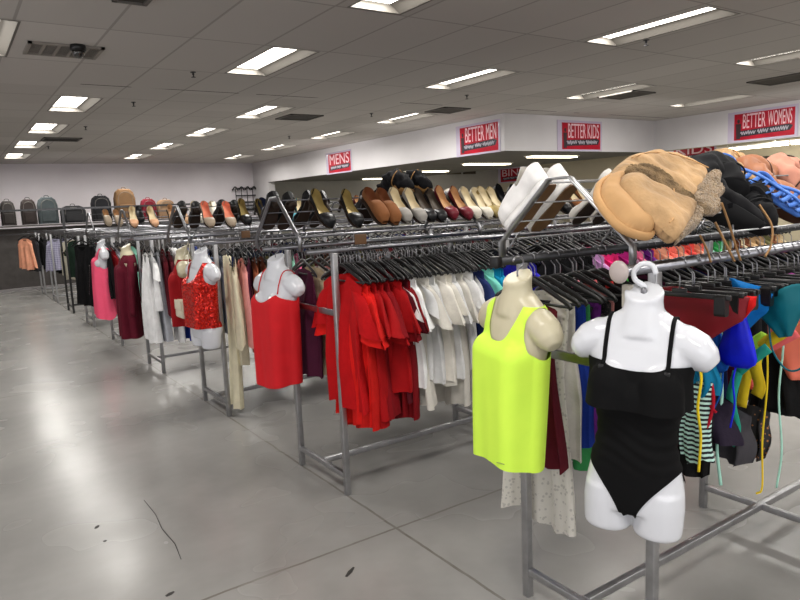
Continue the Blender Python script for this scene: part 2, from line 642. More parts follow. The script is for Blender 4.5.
# low-ceiling strip lights
E_STRIP = emit('strip_diffuser', (255, 240, 205), 5.0)
slm = MB().add(*box_g((0, 0, -.02), (1.26, .2, .04)), smooth=False)
s_l = [(10.28, 11.45, 'farther of the two strips near the bins banner'), (10.27, 9.5, 'nearest strip beside the kids banner corner'), (11.3, 17.4, 'farthest strip, seen past the mens banner'), (10.5, 14.0, 'second farthest strip, above the brown loafers')]
for x, y, w in s_l:
    t = empty('strip_light', 'fluorescent light under the low ceiling, %s' % w, 'ceiling light', (x, y, 2.432), 0, 'lights under the low ceiling')
    put('diffuser', MB().add(*box_g((0, 0, -.02), (1.26, .2, .03)), smooth=False), E_STRIP, t)
    put('housing', MB().add(*box_g((0, 0, .0), (1.34, .26, .02)), smooth=False), TROFFER, t)
for k, (y0, y1, w) in enumerate(((10.02, 8.2, 'farther section'), (8.12, 6.3, 'nearer section'))):
    t = empty('strip_light', 'suspended tube light under the womens banner, %s' % w, 'ceiling light', (17, (y0 + y1) / 2, 2.65), 0, 'tube lights below the womens banner')
    put('tube', MB().add(*box_g((0, 0, -.02), (.08, abs(y1 - y0), .06), .01)), emit('tube_light', (255, 246, 222), 9.0), t)
    put('housing', MB().add(*box_g((0, 0, .035), (.12, abs(y1 - y0), .04)), smooth=False).add(*box_g((0, .6, .23), (.01, .01, .38)), smooth=False).add(*box_g((0, -.6, .23), (.01, .01, .38)), smooth=False), TROFFER, t)


# vents, camera dome, sprinklers
def vent(x, y, w, l, lb, slats=5, dark=(58, 54, 50)):
    t = empty('ceiling_vent', lb, 'vent', (x, y, ZC), 0, 'ceiling air vents')
    put('backing', MB().add(*box_g((0, 0, -.004), (w - .02, l - .02, .006)), smooth=False), mottled('vent_dark_%d' % dark[0], dark, rough=.8), t)
    fr = MB()
    for sx in (-1, 1):
        fr.add(*box_g((sx * w / 2, 0, -.01), (.03, l + .03, .018)), smooth=False)
        fr.add(*box_g((0, sx * l / 2, -.01), (w + .03, .03, .018)), smooth=False)
    put('frame', fr, plain('vent_frame', (138, 132, 124), .6) if slats else plain('vent_frame_dark', (96, 92, 87), .6), t)
    if slats:
        sl = MB()
        for k in range(slats - 1):
            sl.add(*box_g((-w / 2 + w * (k + 1) / slats, 0, -.012), (.022, l, .012)), smooth=False)
        for k in range(9):
            sl.add(*box_g((0, -l / 2 + l * (k + 1) / 10, -.008), (w, .008, .006)), smooth=False)
        put('slats', sl, plain('vent_frame', (138, 132, 124), .6), t)
    return t


vent(1.06, 6.63, .56, .42, 'long return air grille with five bays beside the camera dome')
vent(2.0, 13.8, .6, .5, 'dark square ceiling vent between the left light columns', 0, (45, 42, 40))
vent(4.95, 9.97, .55, .55, 'grey ceiling vent beside a far middle light', 0, (70, 67, 64))
vent(8.62, 6.5, .5, .6, 'grey ceiling vent beside the light before the kids banner', 0, (84, 80, 74))
vent(9.75, 4.75, .6, .75, 'grey ceiling vent at right above the womens banner', 0, (84, 80, 74))
vent(1.25, 4.85, .2, .3, 'dark ceiling vent cut off by the top edge', 0, (60, 56, 52))
vent(6.9, 8.6, .5, .5, 'small grey ceiling vent beyond the light before the men banner', 0, (84, 80, 76))
t = empty('security_camera', 'black dome security camera hanging under the return air grille', 'camera', (1.14, 6.42, ZC))
put('base', MB().add(*lathe_g([(.062, 0), (.066, -.01), (.064, -.045), (.055, -.05)], 24)), BLACK_PLASTIC, t)
put('dome', MB().add(*lathe_g([(.052, -.045), (.05, -.07), (.04, -.092), (.02, -.106), (.003, -.11)], 24)), plain('smoked_dome', (40, 38, 36), .08, coat=1), t)
sprk = [(2.36, 7.16, 'above the aisle nearest the camera'), (2.24, 9.27, 'between the first far lights'), (5.83, 4.17, 'beside the largest ceiling light'), (6.25, 7.35, 'beyond the light before the men banner'), (5.9, 9.3, 'before the far right light column'), (2.1, 11.9, 'far over the aisle, left'), (1.95, 15.2, 'farthest over the aisle'), (6.0, 12.6, 'far beside the right light column')]
for x, y, w in sprk:
    t = empty('fire_sprinkler', 'small dark fire sprinkler head on the ceiling, %s' % w, 'sprinkler', (x, y, ZC), 0, 'ceiling fire sprinklers')
    put('pipe', MB().add(*lathe_g([(.03, 0), (.03, -.006), (.011, -.008), (.011, -.03)], 12)), DARKBAR, t)
    put('deflector', MB().add(*lathe_g([(.006, -.03), (.006, -.05), (.024, -.051), (.024, -.055)], 12)), DARKBAR, t)


# ------------------------------------------------------------------ banners
def text_mesh(body, w, h, name='lettering'):
    cu = bpy.data.curves.new(name, 'FONT')
    cu.body = body
    cu.extrude = .0015
    cu.align_x, cu.align_y = 'LEFT', 'BOTTOM'
    o = bpy.data.objects.new(name, cu)
    COL.objects.link(o)
    dg = bpy.context.evaluated_depsgraph_get()
    me = bpy.data.meshes.new_from_object(o.evaluated_get(dg))
    bpy.data.objects.remove(o)
    co = np.array([v.co[:] for v in me.vertices])
    lo, hi = co.min(0), co.max(0)
    for v in me.vertices:
        v.co = ((v.co.x - lo[0]) / (hi[0] - lo[0]) * w, (v.co.y - lo[1]) / (hi[1] - lo[1]) * h, v.co.z)
    me.materials.clear()
    return me


RED_SIGN = mottled('banner_red', (176, 14, 40), rough=.3, amt=.25, scale=3)
PINKWHITE = plain('banner_lettering', (238, 205, 212), .5)
NAVY = plain('banner_ribbon', (34, 32, 44), .5)
SLEEVE = plain('clear_sleeve', (196, 186, 206), .12, coat=.5)


def banner(M, w, h, words, lb):
    """M: local x along the sign, y up, z out of the sign"""
    t = empty('banner_sign', lb, 'sign', M=M)
    fr = MB().add(*box_g((w / 2, h / 2, .004), (w, h, .006)), smooth=False)
    put('plastic_sleeve', fr, SLEEVE, t)
    put('panel', MB().add(*box_g((w * .53, h * .49, .009), (w * .86, h * .86, .006)), smooth=False), RED_SIGN, t)
    fg = MB()
    if len(words) > 1 and words[1] != '':
        fg.add(*ell_g((w * .165, h * .68, .013), (w * .022, h * .07, .002)))
        fg.add(*prism_g([(w * .135, h * .1), (w * .195, h * .1), (w * .2, h * .35), (w * .205, h * .6), (w * .125, h * .6), (w * .13, h * .35)], .0122, .0135, 'z'), smooth=False)
        put('figure', fg, plain('banner_figure', (48, 30, 34), .5), t)
    x0 = w * (.23 if len(words) > 1 else .16)
    tot = w * .93 - x0
    n = sum(len(k) for k in words if k) + .5 * (len([k for k in words if k]) - 1)
    x = x0
    for k in words:
        if not k:
            continue
        ww = tot * len(k) / n
        me = text_mesh(k, ww * .98, h * .46)
        o = put('lettering', me, PINKWHITE, t, Matrix.Translation((x, h * .43, .0135)))
        x += ww + tot * .5 / n
    rb = MB().add(*prism_g([(w * .15, h * .16), (w * .55, h * .19), (w * .9, h * .22), (w * .94, h * .36), (w * .88, h * .42), (w * .55, h * .385), (w * .19, h * .36)], .0122, .0138, 'z'), smooth=False)
    put('ribbon', rb, NAVY, t)
    sq = MB()
    rr = random.Random(hash(lb) % 1000 if False else len(lb))
    for a, b in ((.2, .42), (.45, .6), (.63, .88)):
        pts = []
        n_ = int((b - a) * 90)
        for i in range(n_ + 1):
            u = a + (b - a) * i / n_
            pts.append((w * u, h * (.27 + .045 * (u - .2) + (.06 * math.sin(i * 2.1) + rr.uniform(-.015, .02)) + .005), .0148))
        sq.add(*tube_g(bez(pts, n_ * 4), h * .015, 4))
    put('script', sq, plain('banner_script', (190, 186, 196), .5), t)
    return t


def plane_M(origin, xdir, zdir):
    x, z = Vector(xdir), Vector(zdir)
    y = z.cross(x)
    M = Matrix((x, y, z)).transposed().to_4x4()
    M.translation = origin
    return M


# facing -X, reading from far (high y) to near (low y)
MX = lambda X, y, z: plane_M((X, y, z), (0, -1, 0), (-1, 0, 0))
MY = lambda x, Y, z: plane_M((x, Y, z), (1, 0, 0), (0, -1, 0))
banner(MX(8.115, 15.0, 2.42), 1.25, .52, ['MENS'], 'small red banner reading MENS on the white bulkhead')
banner(MX(8.115, 9.88, 2.43), 1.19, .555, ['BETTER', 'MEN'], 'red banner reading BETTER MEN at the bulkhead corner')
banner(MY(9.41, 8.585, 2.44), 1.23, .555, ['BETTER', 'KIDS'], 'red banner reading BETTER KIDS on the bulkhead')
banner(MX(12.295, 7.02, 2.46), 1.24, .545, ['BETTER', 'WOMENS'], 'red banner reading BETTER WOMENS at the far right bulkhead')
banner(MX(18.28, 19.75, 2.26), 1.55, .56, ['BINS'], 'red banner reading BINS on the far beige wall')
banner(MX(16.0, 10.72, 2.32), 1.3, .52, ['KIDS'], 'dark red banner reading KIDS partly hidden under the bulkhead')


# ------------------------------------------------------------------ clothes racks
NR = 9
YN = [0, 1.25, 3.14] + [3.14 + 1.883 * k for k in range(1, 9)]
DY = .575
ZR = 1.375
RDESC = {1: 'nearest rack', 2: 'second rack', 3: 'third rack', 4: 'fourth rack', 5: 'fifth rack', 6: 'sixth rack', 7: 'seventh rack', 8: 'eighth rack', 9: 'ninth rack'}
RLOOK = {1: 'chrome two-rail clothes rack carrying the tan boots, closest to the camera',
         2: 'chrome two-rail clothes rack of red then white tops, second from the camera',
         3: 'chrome two-rail clothes rack beside the red sequin tank, third from the camera',
         4: 'chrome two-rail clothes rack beside the burgundy shirt, fourth from the camera',
         5: 'chrome two-rail clothes rack beside the pink tank, fifth from the camera',
         6: 'chrome two-rail clothes rack with black garments, sixth from the camera',
         7: 'black-legged two-rail clothes rack, seventh from the camera',
         8: 'chrome two-rail clothes rack ending in a lavender checked shirt, eighth from the camera',
         9: 'chrome two-rail clothes rack in front of the bag shelf, ninth from the camera'}
XEND = {k: 6.6 for k in range(1, 10)}


def legs_x(i):
    x0 = 1.8 if i == 1 else 1.71
    return [x0 + 1.25 * k for k in range(4)]


for i in range(1, NR + 1):
    yn, yf = YN[i], YN[i] + DY
    t = empty('clothes_rack', RLOOK[i], 'clothes rack', (1.75, (yn + yf) / 2, 0))
    L = Matrix.Translation((-1.75, -(yn + yf) / 2, 0))
    legm = BLACK_PLASTIC if i == 7 else STEEL

    def part(name, mb, mat):
        return put(name, mb, mat, t, L)
    for y, x0 in ((yn, 1.63 if i == 1 else 1.55), (yf, 1.668 if i == 1 else 1.55)):
        part('hang_rail', MB().add(*tube_g([(x0, y, ZR), (XEND[i], y, ZR)], .0165 if i == 1 else .0135, 12)), DARKBAR if (i == 1 and y == yf) else CHROME)
        if i == 1 and y == yn:
            part('end_cap', MB().add(*ell_g((0, 0, 0), (.012, .034, .034), M=Matrix.Translation((x0 - .004, y, ZR)))), plain('cap_grey', (176, 164, 160), .35))
            part('sign_clip', MB().add(*box_g((1.66, y - .005, 1.30), (.02, .03, .07), .004)), plain('clip_beige', (176, 170, 158), .5))
        elif i == 1:
            part('end_cap', MB().add(*box_g((x0, y, ZR), (.03, .042, .042), .006)), BLACK_PLASTIC)
    for x in legs_x(i):
        for y in (yn, yf):
            part('leg', MB().add(*box_g((x, y, ZR / 2 - .008), (.032, .032, ZR - .012), .004)), legm)
        part('lower_crossbar', MB().add(*box_g((x, (yn + yf) / 2, .11), (.028, DY - .032, .028), .003)), legm)
        if x == legs_x(i)[0]:
            part('upper_crossbar', MB().add(*box_g((x, (yn + yf) / 2, 1.033), (.016, DY - .032, .034), .003)), CHROME if i != 7 else legm)
    lx = legs_x(i)
    part('base_beam', MB().add(*box_g(((lx[0] + lx[-1]) / 2, (yn + yf) / 2, .112), (lx[-1] - lx[0] - .028, .03, .03), .003)), legm)
    if i > 5:
        continue
    # ------------------------------------------------ slanted wire shoe shelf on top
    xf = 1.73 if i == 1 else 1.53
    s = empty('shoe_shelf', 'A-shaped wire shoe shelf on top of the %s' % {1: 'rack with the tan boots', 2: 'red and white tops rack', 3: 'rack beside the sequin tank', 4: 'rack beside the burgundy shirt', 5: 'rack beside the pink tank', 6: 'sixth rack from the camera', 7: 'black-legged rack', 8: 'rack of the lavender shirt', 9: 'rack before the bag shelf'}[i], 'shelf', (xf, (yn + yf) / 2 + .03, ZR), 0, 'wire shoe shelves on the racks')
    hy, zb, zt, g = .288, .07, .29, .045
    prof = [(hy, .005), (hy, zb)] + [(hy + (g - hy) * k / 6, zb + (zt - zb) * k / 6) for k in range(1, 7)] + [(-g, zt)] + [(-g + (-hy + g) * k / 6, zt + (zb - zt) * k / 6) for k in range(1, 7)] + [(-hy, .005)]
    nfr = [0, 1.24, 2.48, 3.72] if i <= 3 else [0, 1.24, 2.48]
    for x in nfr:
        pts = [(x, y, z) for y, z in prof]
        if i == 1:
            put('end_frame', MB().add(*tube_g(pts, .005, 4, .019, (1, 0, 0))), STEEL, s)
        else:
            put('end_frame', MB().add(*tube_g(pts, .011, 6)), CHROME, s)
    xr = 4.95
    for sgn in (-1, 1):
        for fr_ in (.04, .34, .64, .94):
            y = sgn * (hy + (g - hy) * fr_)
            z = zb + (zt - zb) * fr_
            put('wire_rod', MB().add(*tube_g([(0, y, z), (xr if i < 4 else 3.8, y, z)], .0034, 6)), STEEL if i == 1 else WIRE, s)
        # small diagonal hooks bracing the shelf to the rail
        for x in (.0, .55, 1.24, 1.9, 2.48):
            put('brace_hook', MB().add(*tube_g([(x + .01, sgn * hy, .02), (x + .06, sgn * (hy - .03), zb + .03)], .004, 6)), CHROME, s)


def slope_M(i, x, side, v, rz=0., lift=0.012):
    """frame on a shoe shelf slope: local +x = down the slope, +z = out of it; v = fraction from the rail (0) to the ridge (1)"""
    hy, zb, zt, g = .288, .07, .29, .045
    ym = YN[i] + DY / 2 + .03
    y = hy + (g - hy) * v
    z = zb + (zt - zb) * v
    dn = Vector((0, side * (hy - g), -(zt - zb))).normalized()
    nz = Vector((0, side * (zt - zb), (hy - g))).normalized()
    ly = nz.cross(dn)
    M = Matrix((dn, ly, nz)).transposed().to_4x4()
    M.translation = Vector((x, ym + side * y, ZR + z)) + nz * lift
    return M @ Matrix.Rotation(rz, 4, 'Z')


# ------------------------------------------------------------------ hangers
HANG_N = MB()
arm = bez([(0, -.21, -.175), (0, -.19, -.155), (0, -.1, -.118), (0, -.03, -.09), (0, 0, -.083), (0, .03, -.09), (0, .1, -.118), (0, .19, -.155), (0, .21, -.175)], 20)
HANG_N.add(*tube_g(arm, .0035, 6, .011, None))
HANG_N.add(*tube_g([(0, -.2, -.168), (0, .2, -.168)], .003, 6, .006))
HANG_ME = slotted(HANG_N.mesh('hanger'))
hk = [(0, 0, -.083), (0, 0, -.045), (0, .006, -.034), (0, .018, -.022), (0, .022, -.006), (0, .016, .012), (0, .0, .02), (0, -.016, .013), (0, -.021, .0)]
HOOK_ME = slotted(MB().add(*tube_g(bez(hk, 22), .0022, 6)).mesh('hook'))
CLIP_N = MB().add(*box_g((0, 0, -.1), (.012, .33, .016), .003)).add(*box_g((0, 0, -.09), (.01, .05, .02), .003))
CLIP_ME = slotted(CLIP_N.mesh('hanger'))
CLIPS_ME = [slotted(MB().add(*loft_g([[(x, s_ * .135 + y, z) for x, y in ((-.013 + q, -.017), (.015 - q, -.017), (.015 - q, .017), (-.013 + q, .017))] for q, z in ((.006, -.092), (0, -.1), (0, -.15), (.004, -.158))], True, True, True), smooth=False).mesh('clip')) for s_ in (-1, 1)]
n_hang = [0]


def hanger(x, y, rz, label, group, clip=False, hookmat=CHROME, mat=BLACK_PLASTIC):
    n_hang[0] += 1
    M = TR(x, y, ZR, rz)
    o = inst('clip_hanger' if clip else 'clothes_hanger', CLIP_ME if clip else HANG_ME, mat, M, label, 'hanger', group)
    h = bpy.data.objects.new('hook', HOOK_ME)
    COL.objects.link(h)
    h.material_slots[0].link = 'OBJECT'
    h.material_slots[0].material = hookmat
    h.parent = o
    if clip:
        for cme in CLIPS_ME:
            for_ = bpy.data.objects.new('clip', cme)
            COL.objects.link(for_)
            for_.material_slots[0].link = 'OBJECT'
            for_.material_slots[0].material = mat
            for_.parent = o
    return o


# ------------------------------------------------------------------ hanging garments
def garment(seed, L=.75, hem=.19, sleeve=None, fold=.022, neck=.07, dip=.08, sh=.19, th=.028, slen=.2, k=3.2, asym=0., top=-.105):
    r = random.Random(seed)
    ph = [r.uniform(0, 6.28) for _ in range(6)]
    nu, nv = 44, 16
    rings = []
    for j in range(nv + 1):
        v = j / nv
        hw = interp(v, [0, .12, .3, .6, 1], [sh, sh * .98, sh * .86, (sh * .86 + hem) / 2, hem])
        tv = .006 + th * min(1, v * 3.5)
        ring = []
        for i in range(nu):
            a = 2 * PI * i / nu
            c, s = math.cos(a), math.sin(a)
            y = hw * (abs(c) ** .85) * (1 if c >= 0 else -1)
            x = tv * (abs(s) ** .7) * (1 if s >= 0 else -1)
            q = y / hw
            fl = fold * min(1, v * 1.6) * (math.sin(k * q * 2.4 + ph[0] + v * 1.2) + .6 * math.sin(k * q * 4.7 + ph[1] - v))
            x += fl * (1 if s >= 0 else .9) + .4 * fold * v * math.sin(5 * q + ph[2]) * (1 if s >= 0 else -1)
            y += .012 * v * math.sin(6 * v + ph[3])
            ay = min(abs(q), 1) * sh
            zt = top - .006 - .078 * (ay / .19) ** 1.2
            if ay < neck:
                zt -= (dip if s < 0 else .02) * (1 - (ay / neck) ** 2)
            zh = -L + .012 * math.sin(3 * q + ph[4]) + asym * q + .006 * math.sin(9 * q + ph[5])
            ring.append((x, y, zt * (1 - v) + zh * v))
        rings.append(ring)
    mb = MB().add(*loft_g(rings, True))
    if sleeve:
        for sg in (-1, 1):
            rr = []
            n = 16
            m = 8
            w0, w1 = {'short': (.062, .075), 'flutter': (.06, .115), 'long': (.062, .05), 'bell': (.06, .11)}[sleeve]
            out = {'short': .085, 'flutter': .075, 'long': .05, 'bell': .06}[sleeve]
            pz = r.uniform(0, 6)
            for j in range(m + 1):
                v = j / m
                cy = sg * (sh - .035 + out * (v ** .75) + (.02 * math.sin(3 * v + pz) if sleeve == 'long' else 0))
                cz = top - .105 - .02 + .05 * (1 - v) * .2 - slen * v ** 1.1
                w = w0 + (w1 - w0) * v
                ring = []
                for i in range(n):
                    a = 2 * PI * i / n
                    c, s = math.cos(a), math.sin(a)
                    wv = (.012 + .018 * v) * math.sin(3 * a + pz) * v if sleeve in ('flutter', 'bell') else .006 * v * math.sin(3 * a + pz)
                    yy = cy + c * w
                    zz = cz + sg * c * w * .5 * -(1 - .5 * v) + .012 * v * math.sin(2 * a + pz)
                    ring.append((s * (.02 + .012 * v) + wv + fold * .3 * math.sin(4 * v + pz), yy, zz))
                rr.append(ring)
            mb.add(*loft_g(rr, True, True, False))
    return mb


def trousers(seed, L=1.0, w=.15):
    r = random.Random(seed)
    mb = MB()
    ph = r.uniform(0, 6)
    for sg in (-1, 1):
        rings = []
        for j in range(15):
            v = j / 14
            z = -.11 - (L - .11) * v
            hw = interp(v, [0, .25, .3, 1], [w / 2, w / 2 + .015, w / 2, w * .42])
            cy = sg * (w / 2 + .004 * v + .01 * v)
            ring = []
            for i in range(20):
                a = 2 * PI * i / 20
                x = (.022 + .012 * v) * math.sin(a) + .01 * v * math.sin(3 * a + ph + 4 * v)
                ring.append((x + .012 * math.sin(5 * v + ph) * v, cy + hw * math.cos(a) + .006 * math.sin(7 * v + ph), z + .006 * math.sin(2 * a)))
            rings.append(ring)
        mb.add(*loft_g(rings, True, True, False))
    return mb


def folded(seed, L=.55, w=.2):
    """trousers or a scarf folded over the hanger bar"""
    r = random.Random(seed)
    ph = r.uniform(0, 6)
    rings = []
    for j in range(13):
        v = j / 12
        z = -.15 - (L - .15) * v
        ring = []
        for i in range(28):
            a = 2 * PI * i / 28
            q = math.cos(a)
            ring.append((.03 * math.sin(a) * (1 - .1 * v) + .01 * v * math.sin(4 * q + ph), w * q * (1 - .12 * v * math.sin(ph)) + .01 * v * math.sin(5 * v), z + .01 * math.sin(3 * q + ph) * v))
        rings.append(ring)
    return MB().add(*loft_g(rings, True, True, False))


GM = {}


def gm(key, mb_fn):
    if key not in GM:
        GM[key] = slotted(mb_fn().mesh(key[0]))
    return GM[key]


KINDS = {
    'tee': ('short-sleeved top', 'top', lambda s: garment(s, L=.72 + .05 * (s % 3), hem=.18, sleeve='short', slen=.15)),
    'flutter': ('flutter-sleeved top', 'top', lambda s: garment(s, L=.80 + .06 * (s % 4), hem=.2, sleeve='flutter', slen=.2, fold=.024)),
    'longtop': ('long tunic', 'top', lambda s: garment(s, L=.93 + .03 * (s % 2), hem=.17, sleeve='flutter', slen=.25, fold=.026)),
    'blouse': ('long-sleeved blouse', 'blouse', lambda s: garment(s, L=.74 + .05 * (s % 3), hem=.19, sleeve='long', slen=.52)),
    'bell': ('bell-sleeved blouse', 'blouse', lambda s: garment(s, L=.76, hem=.2, sleeve='bell', slen=.34)),
    'tank': ('sleeveless top', 'top', lambda s: garment(s, L=.7 + .05 * (s % 3), hem=.18, sh=.15, neck=.09, dip=.12)),
    'cami': ('strappy camisole', 'top', lambda s: garment(s, L=.74 + .05 * (s % 3), hem=.17, sh=.14, neck=.12, dip=.16, top=-.13)),
    'dress': ('sleeveless dress', 'dress', lambda s: garment(s, L=1.02 + .04 * (s % 3), hem=.2, sh=.16, neck=.09, dip=.12, fold=.026)),
    'cardigan': ('long cardigan', 'cardigan', lambda s: garment(s, L=.95, hem=.18, sleeve='long', slen=.56, dip=.2)),
    'jacket': ('long-sleeved jacket', 'jacket', lambda s: garment(s, L=.78, hem=.2, sleeve='long', slen=.56, th=.04, dip=.14)),
    'pants': ('pair of long trousers', 'trousers', lambda s: trousers(s, L=1.02 + .05 * (s % 3))),
    'longpants': ('pair of wide floor-length trousers', 'trousers', lambda s: trousers(s, L=1.31, w=.115)),
    'folded': ('folded pair of trousers', 'trousers', lambda s: folded(s, L=.6 + .05 * (s % 3))),
    'skirt': ('skirt', 'skirt', lambda s: garment(s, L=.55 + .05 * (s % 3), hem=.2, sh=.15, neck=.14, dip=.02, top=-.06)),
}
GN = {'tee': 'short_sleeved_top', 'flutter': 'flutter_sleeved_top', 'longtop': 'tunic', 'blouse': 'blouse', 'bell': 'blouse', 'tank': 'sleeveless_top', 'cami': 'camisole', 'dress': 'dress', 'cardigan': 'cardigan', 'jacket': 'jacket', 'pants': 'trousers', 'longpants': 'trousers', 'folded': 'trousers', 'skirt': 'skirt'}

C = {'red': (172, 12, 18), 'bright red': (204, 24, 20), 'dark red': (128, 10, 20), 'maroon': (84, 14, 26), 'burgundy': (92, 20, 34), 'white': (226, 226, 226), 'off-white': (220, 216, 206), 'ivory': (214, 208, 190), 'cream': (214, 206, 178),
     'navy': (32, 44, 92), 'aqua': (120, 206, 190), 'teal blue': (8, 128, 168), 'royal blue': (40, 36, 168), 'black': (17, 17, 19), 'charcoal': (46, 46, 50), 'grey': (120, 120, 124), 'light grey': (176, 178, 186), 'pink': (232, 110, 150), 'hot pink': (226, 44, 120), 'magenta': (176, 30, 120), 'lilac': (190, 140, 190), 'purple': (92, 30, 110),
     'salmon': (232, 116, 100), 'coral': (236, 88, 78), 'peach': (228, 160, 130), 'green': (60, 150, 84), 'mint': (150, 212, 190), 'olive': (98, 96, 62), 'tan': (176, 146, 108), 'brown': (110, 66, 44), 'rust': (152, 84, 56), 'denim blue': (58, 78, 110), 'dusty pink': (214, 142, 138), 'mauve': (134, 100, 120), 'lavender': (176, 172, 200), 'dark green': (30, 48, 38), 'beige': (198, 182, 150), 'cobalt': (26, 52, 140), 'plum': (74, 26, 50)}
counts = {}
PATT = {}


def rail(i, side, items, x0, dx, jit=.006, hang=True, clip=False, rzj=.12, seed=0, rz0=0., fade=0):
    """items: list of (kind, colour, optional material)"""
    r = random.Random(i * 100 + (side == 'back') * 50 + seed)
    y = YN[i] + (DY if side == 'back' else 0)
    rail_d = '%s rail of %s' % (side, RDESC[i])
    key = (i, side)
    for it in items:
        kind, cn = it[0], it[1]
        counts[key] = counts.get(key, 0) + 1
        n = counts[key]
        ks, cat, fn = KINDS[kind]
        sd = r.randrange(5)
        me = gm((kind, sd), lambda: fn(sd + 11 * len(kind)))
        x = x0 + r.uniform(-jit, jit)
        rz = r.uniform(-rzj, rzj) + (rz0 * max(0, 1 - (n - 1) / fade) if fade else rz0)
        c = C[cn]
        f = r.uniform(.93, 1.05)
        q = r.randrange(3)
        mat = it[2] if len(it) > 2 and it[2] else fabric(tuple(min(255, int(v * (.93 + .06 * q))) for v in c))
        yo = r.uniform(-.012, .012)
        inst(GN[kind], me, mat, TR(x, y + yo, ZR, rz), '%s %s, %s from the aisle, %s' % (cn, ks, ordn(n), rail_d), cat, 'garments on the ' + rail_d)
        if hang:
            hanger(x, y + yo, rz, 'black plastic hanger, %s from the aisle, %s' % (ordn(n), rail_d), 'hangers on the ' + rail_d)
        x0 += dx
    return x0


def rep(kinds, cols, n, seed=0):
    r = random.Random(seed)
    return [(r.choice(kinds), r.choice(cols)) for _ in range(n)]

# ------------------------------------------------------------------ what hangs where
FLORAL = mat_cells('floral_print', (196, 190, 186), (120, 90, 110), 34, .4)
LEOPARD = mat_cells('dark_dot_print', (24, 22, 24), (150, 96, 50), 60, .25)
CHECK = mat_check('lavender_check', (188, 186, 208), (128, 126, 158), 28)
MESHDOT = mat_cells('black_mesh_dots', (14, 14, 15), (150, 120, 116), 170, .18)
STRIPE_G = mat_stripes('grey_stripe', [(0, (190, 190, 196)), (.5, (90, 90, 100))], 30)
LACE = mat_cells('white_lace', (212, 208, 198), (184, 180, 172), 55, .3)

# rack 2, front rail: reds, whites, blues, blacks, pinks, corals, greens, tans
items = [('flutter', 'red'), ('longtop', 'bright red'), ('flutter', 'bright red'), ('longtop', 'bright red'), ('flutter', 'red'), ('flutter', 'red'), ('longtop', 'red'), ('flutter', 'dark red'), ('flutter', 'red'), ('longtop', 'dark red'), ('flutter', 'dark red'), ('flutter', 'maroon')]
xe = rail(2, 'front', items, 1.748, .029)
items = [('tee', 'white'), ('flutter', 'white'), ('flutter', 'off-white'), ('tee', 'white'), ('flutter', 'white'), ('flutter', 'off-white'), ('tee', 'off-white'), ('flutter', 'white'), ('flutter', 'off-white'), ('flutter', 'white'), ('tee', 'white'), ('flutter', 'white')]
xe = rail(2, 'front', items, 2.07, .047, seed=1)
xe = rail(2, 'front', [('tee', 'navy'), ('tee', 'aqua'), ('tee', 'teal blue'), ('tee', 'teal blue'), ('tank', 'royal blue'), ('tee', 'royal blue'), ('tank', 'navy'), ('tee', 'royal blue'), ('tank', 'royal blue')], 2.6, .06, seed=2)
xe = rail(2, 'front', rep(['tank', 'tee'], ['black', 'charcoal', 'black'], 8, 3), 3.24, .05, seed=3)
xe = rail(2, 'front', [('tee', 'lilac'), ('tank', 'pink'), ('tee', 'hot pink'), ('tee', 'hot pink'), ('tank', 'lilac'), ('tee', 'magenta'), ('tank', 'magenta'), ('tee', 'mauve'), ('tee', 'pink'), ('tank', 'purple'), ('tee', 'purple')], 3.66, .056, seed=4)
xe = rail(2, 'front', rep(['tee', 'tank'], ['salmon', 'coral', 'coral', 'peach'], 11, 5), 4.32, .058, seed=5)
xe = rail(2, 'front', rep(['tee', 'tank'], ['green', 'mint', 'green'], 5, 6), 4.98, .058, seed=6)
xe = rail(2, 'front', rep(['tee', 'tank'], ['tan', 'olive', 'beige', 'tan', 'brown'], 16, 7), 5.28, .06, seed=7)
# rack 2, back rail (behind the red camisole)
rail(2, 'back', [('tank', 'plum'), ('blouse', 'beige'), ('tee', 'white', FLORAL), ('tank', 'dusty pink'), ('tank', 'light grey', STRIPE_G), ('blouse', 'plum'), ('tee', 'mauve')] + rep(['blouse', 'tee', 'tank'], ['black', 'mauve', 'burgundy', 'charcoal', 'tan', 'plum'], 9, 9), 1.8, .062)
# rack 1, back rail
rail(1, 'back', [('cami', 'burgundy'), ('dress', 'ivory', LACE), ('tank', 'off-white'), ('cami', 'cobalt'), ('cami', 'green'), ('cami', 'purple'), ('blouse', 'black', MESHDOT), ('tank', 'dusty pink'), ('tank', 'black'), ('cami', 'black')], 1.835, .047)
rail(1, 'back', rep(['cami', 'tank', 'blouse'], ['black', 'charcoal', 'black', 'navy', 'plum', 'black'], 22, 12), 2.46, .066, seed=1)
# rack 1, front rail beyond the swimwear
rail(1, 'front', rep(['cami', 'tank', 'skirt'], ['black', 'charcoal', 'black', 'plum'], 5, 13), 2.78, .075)
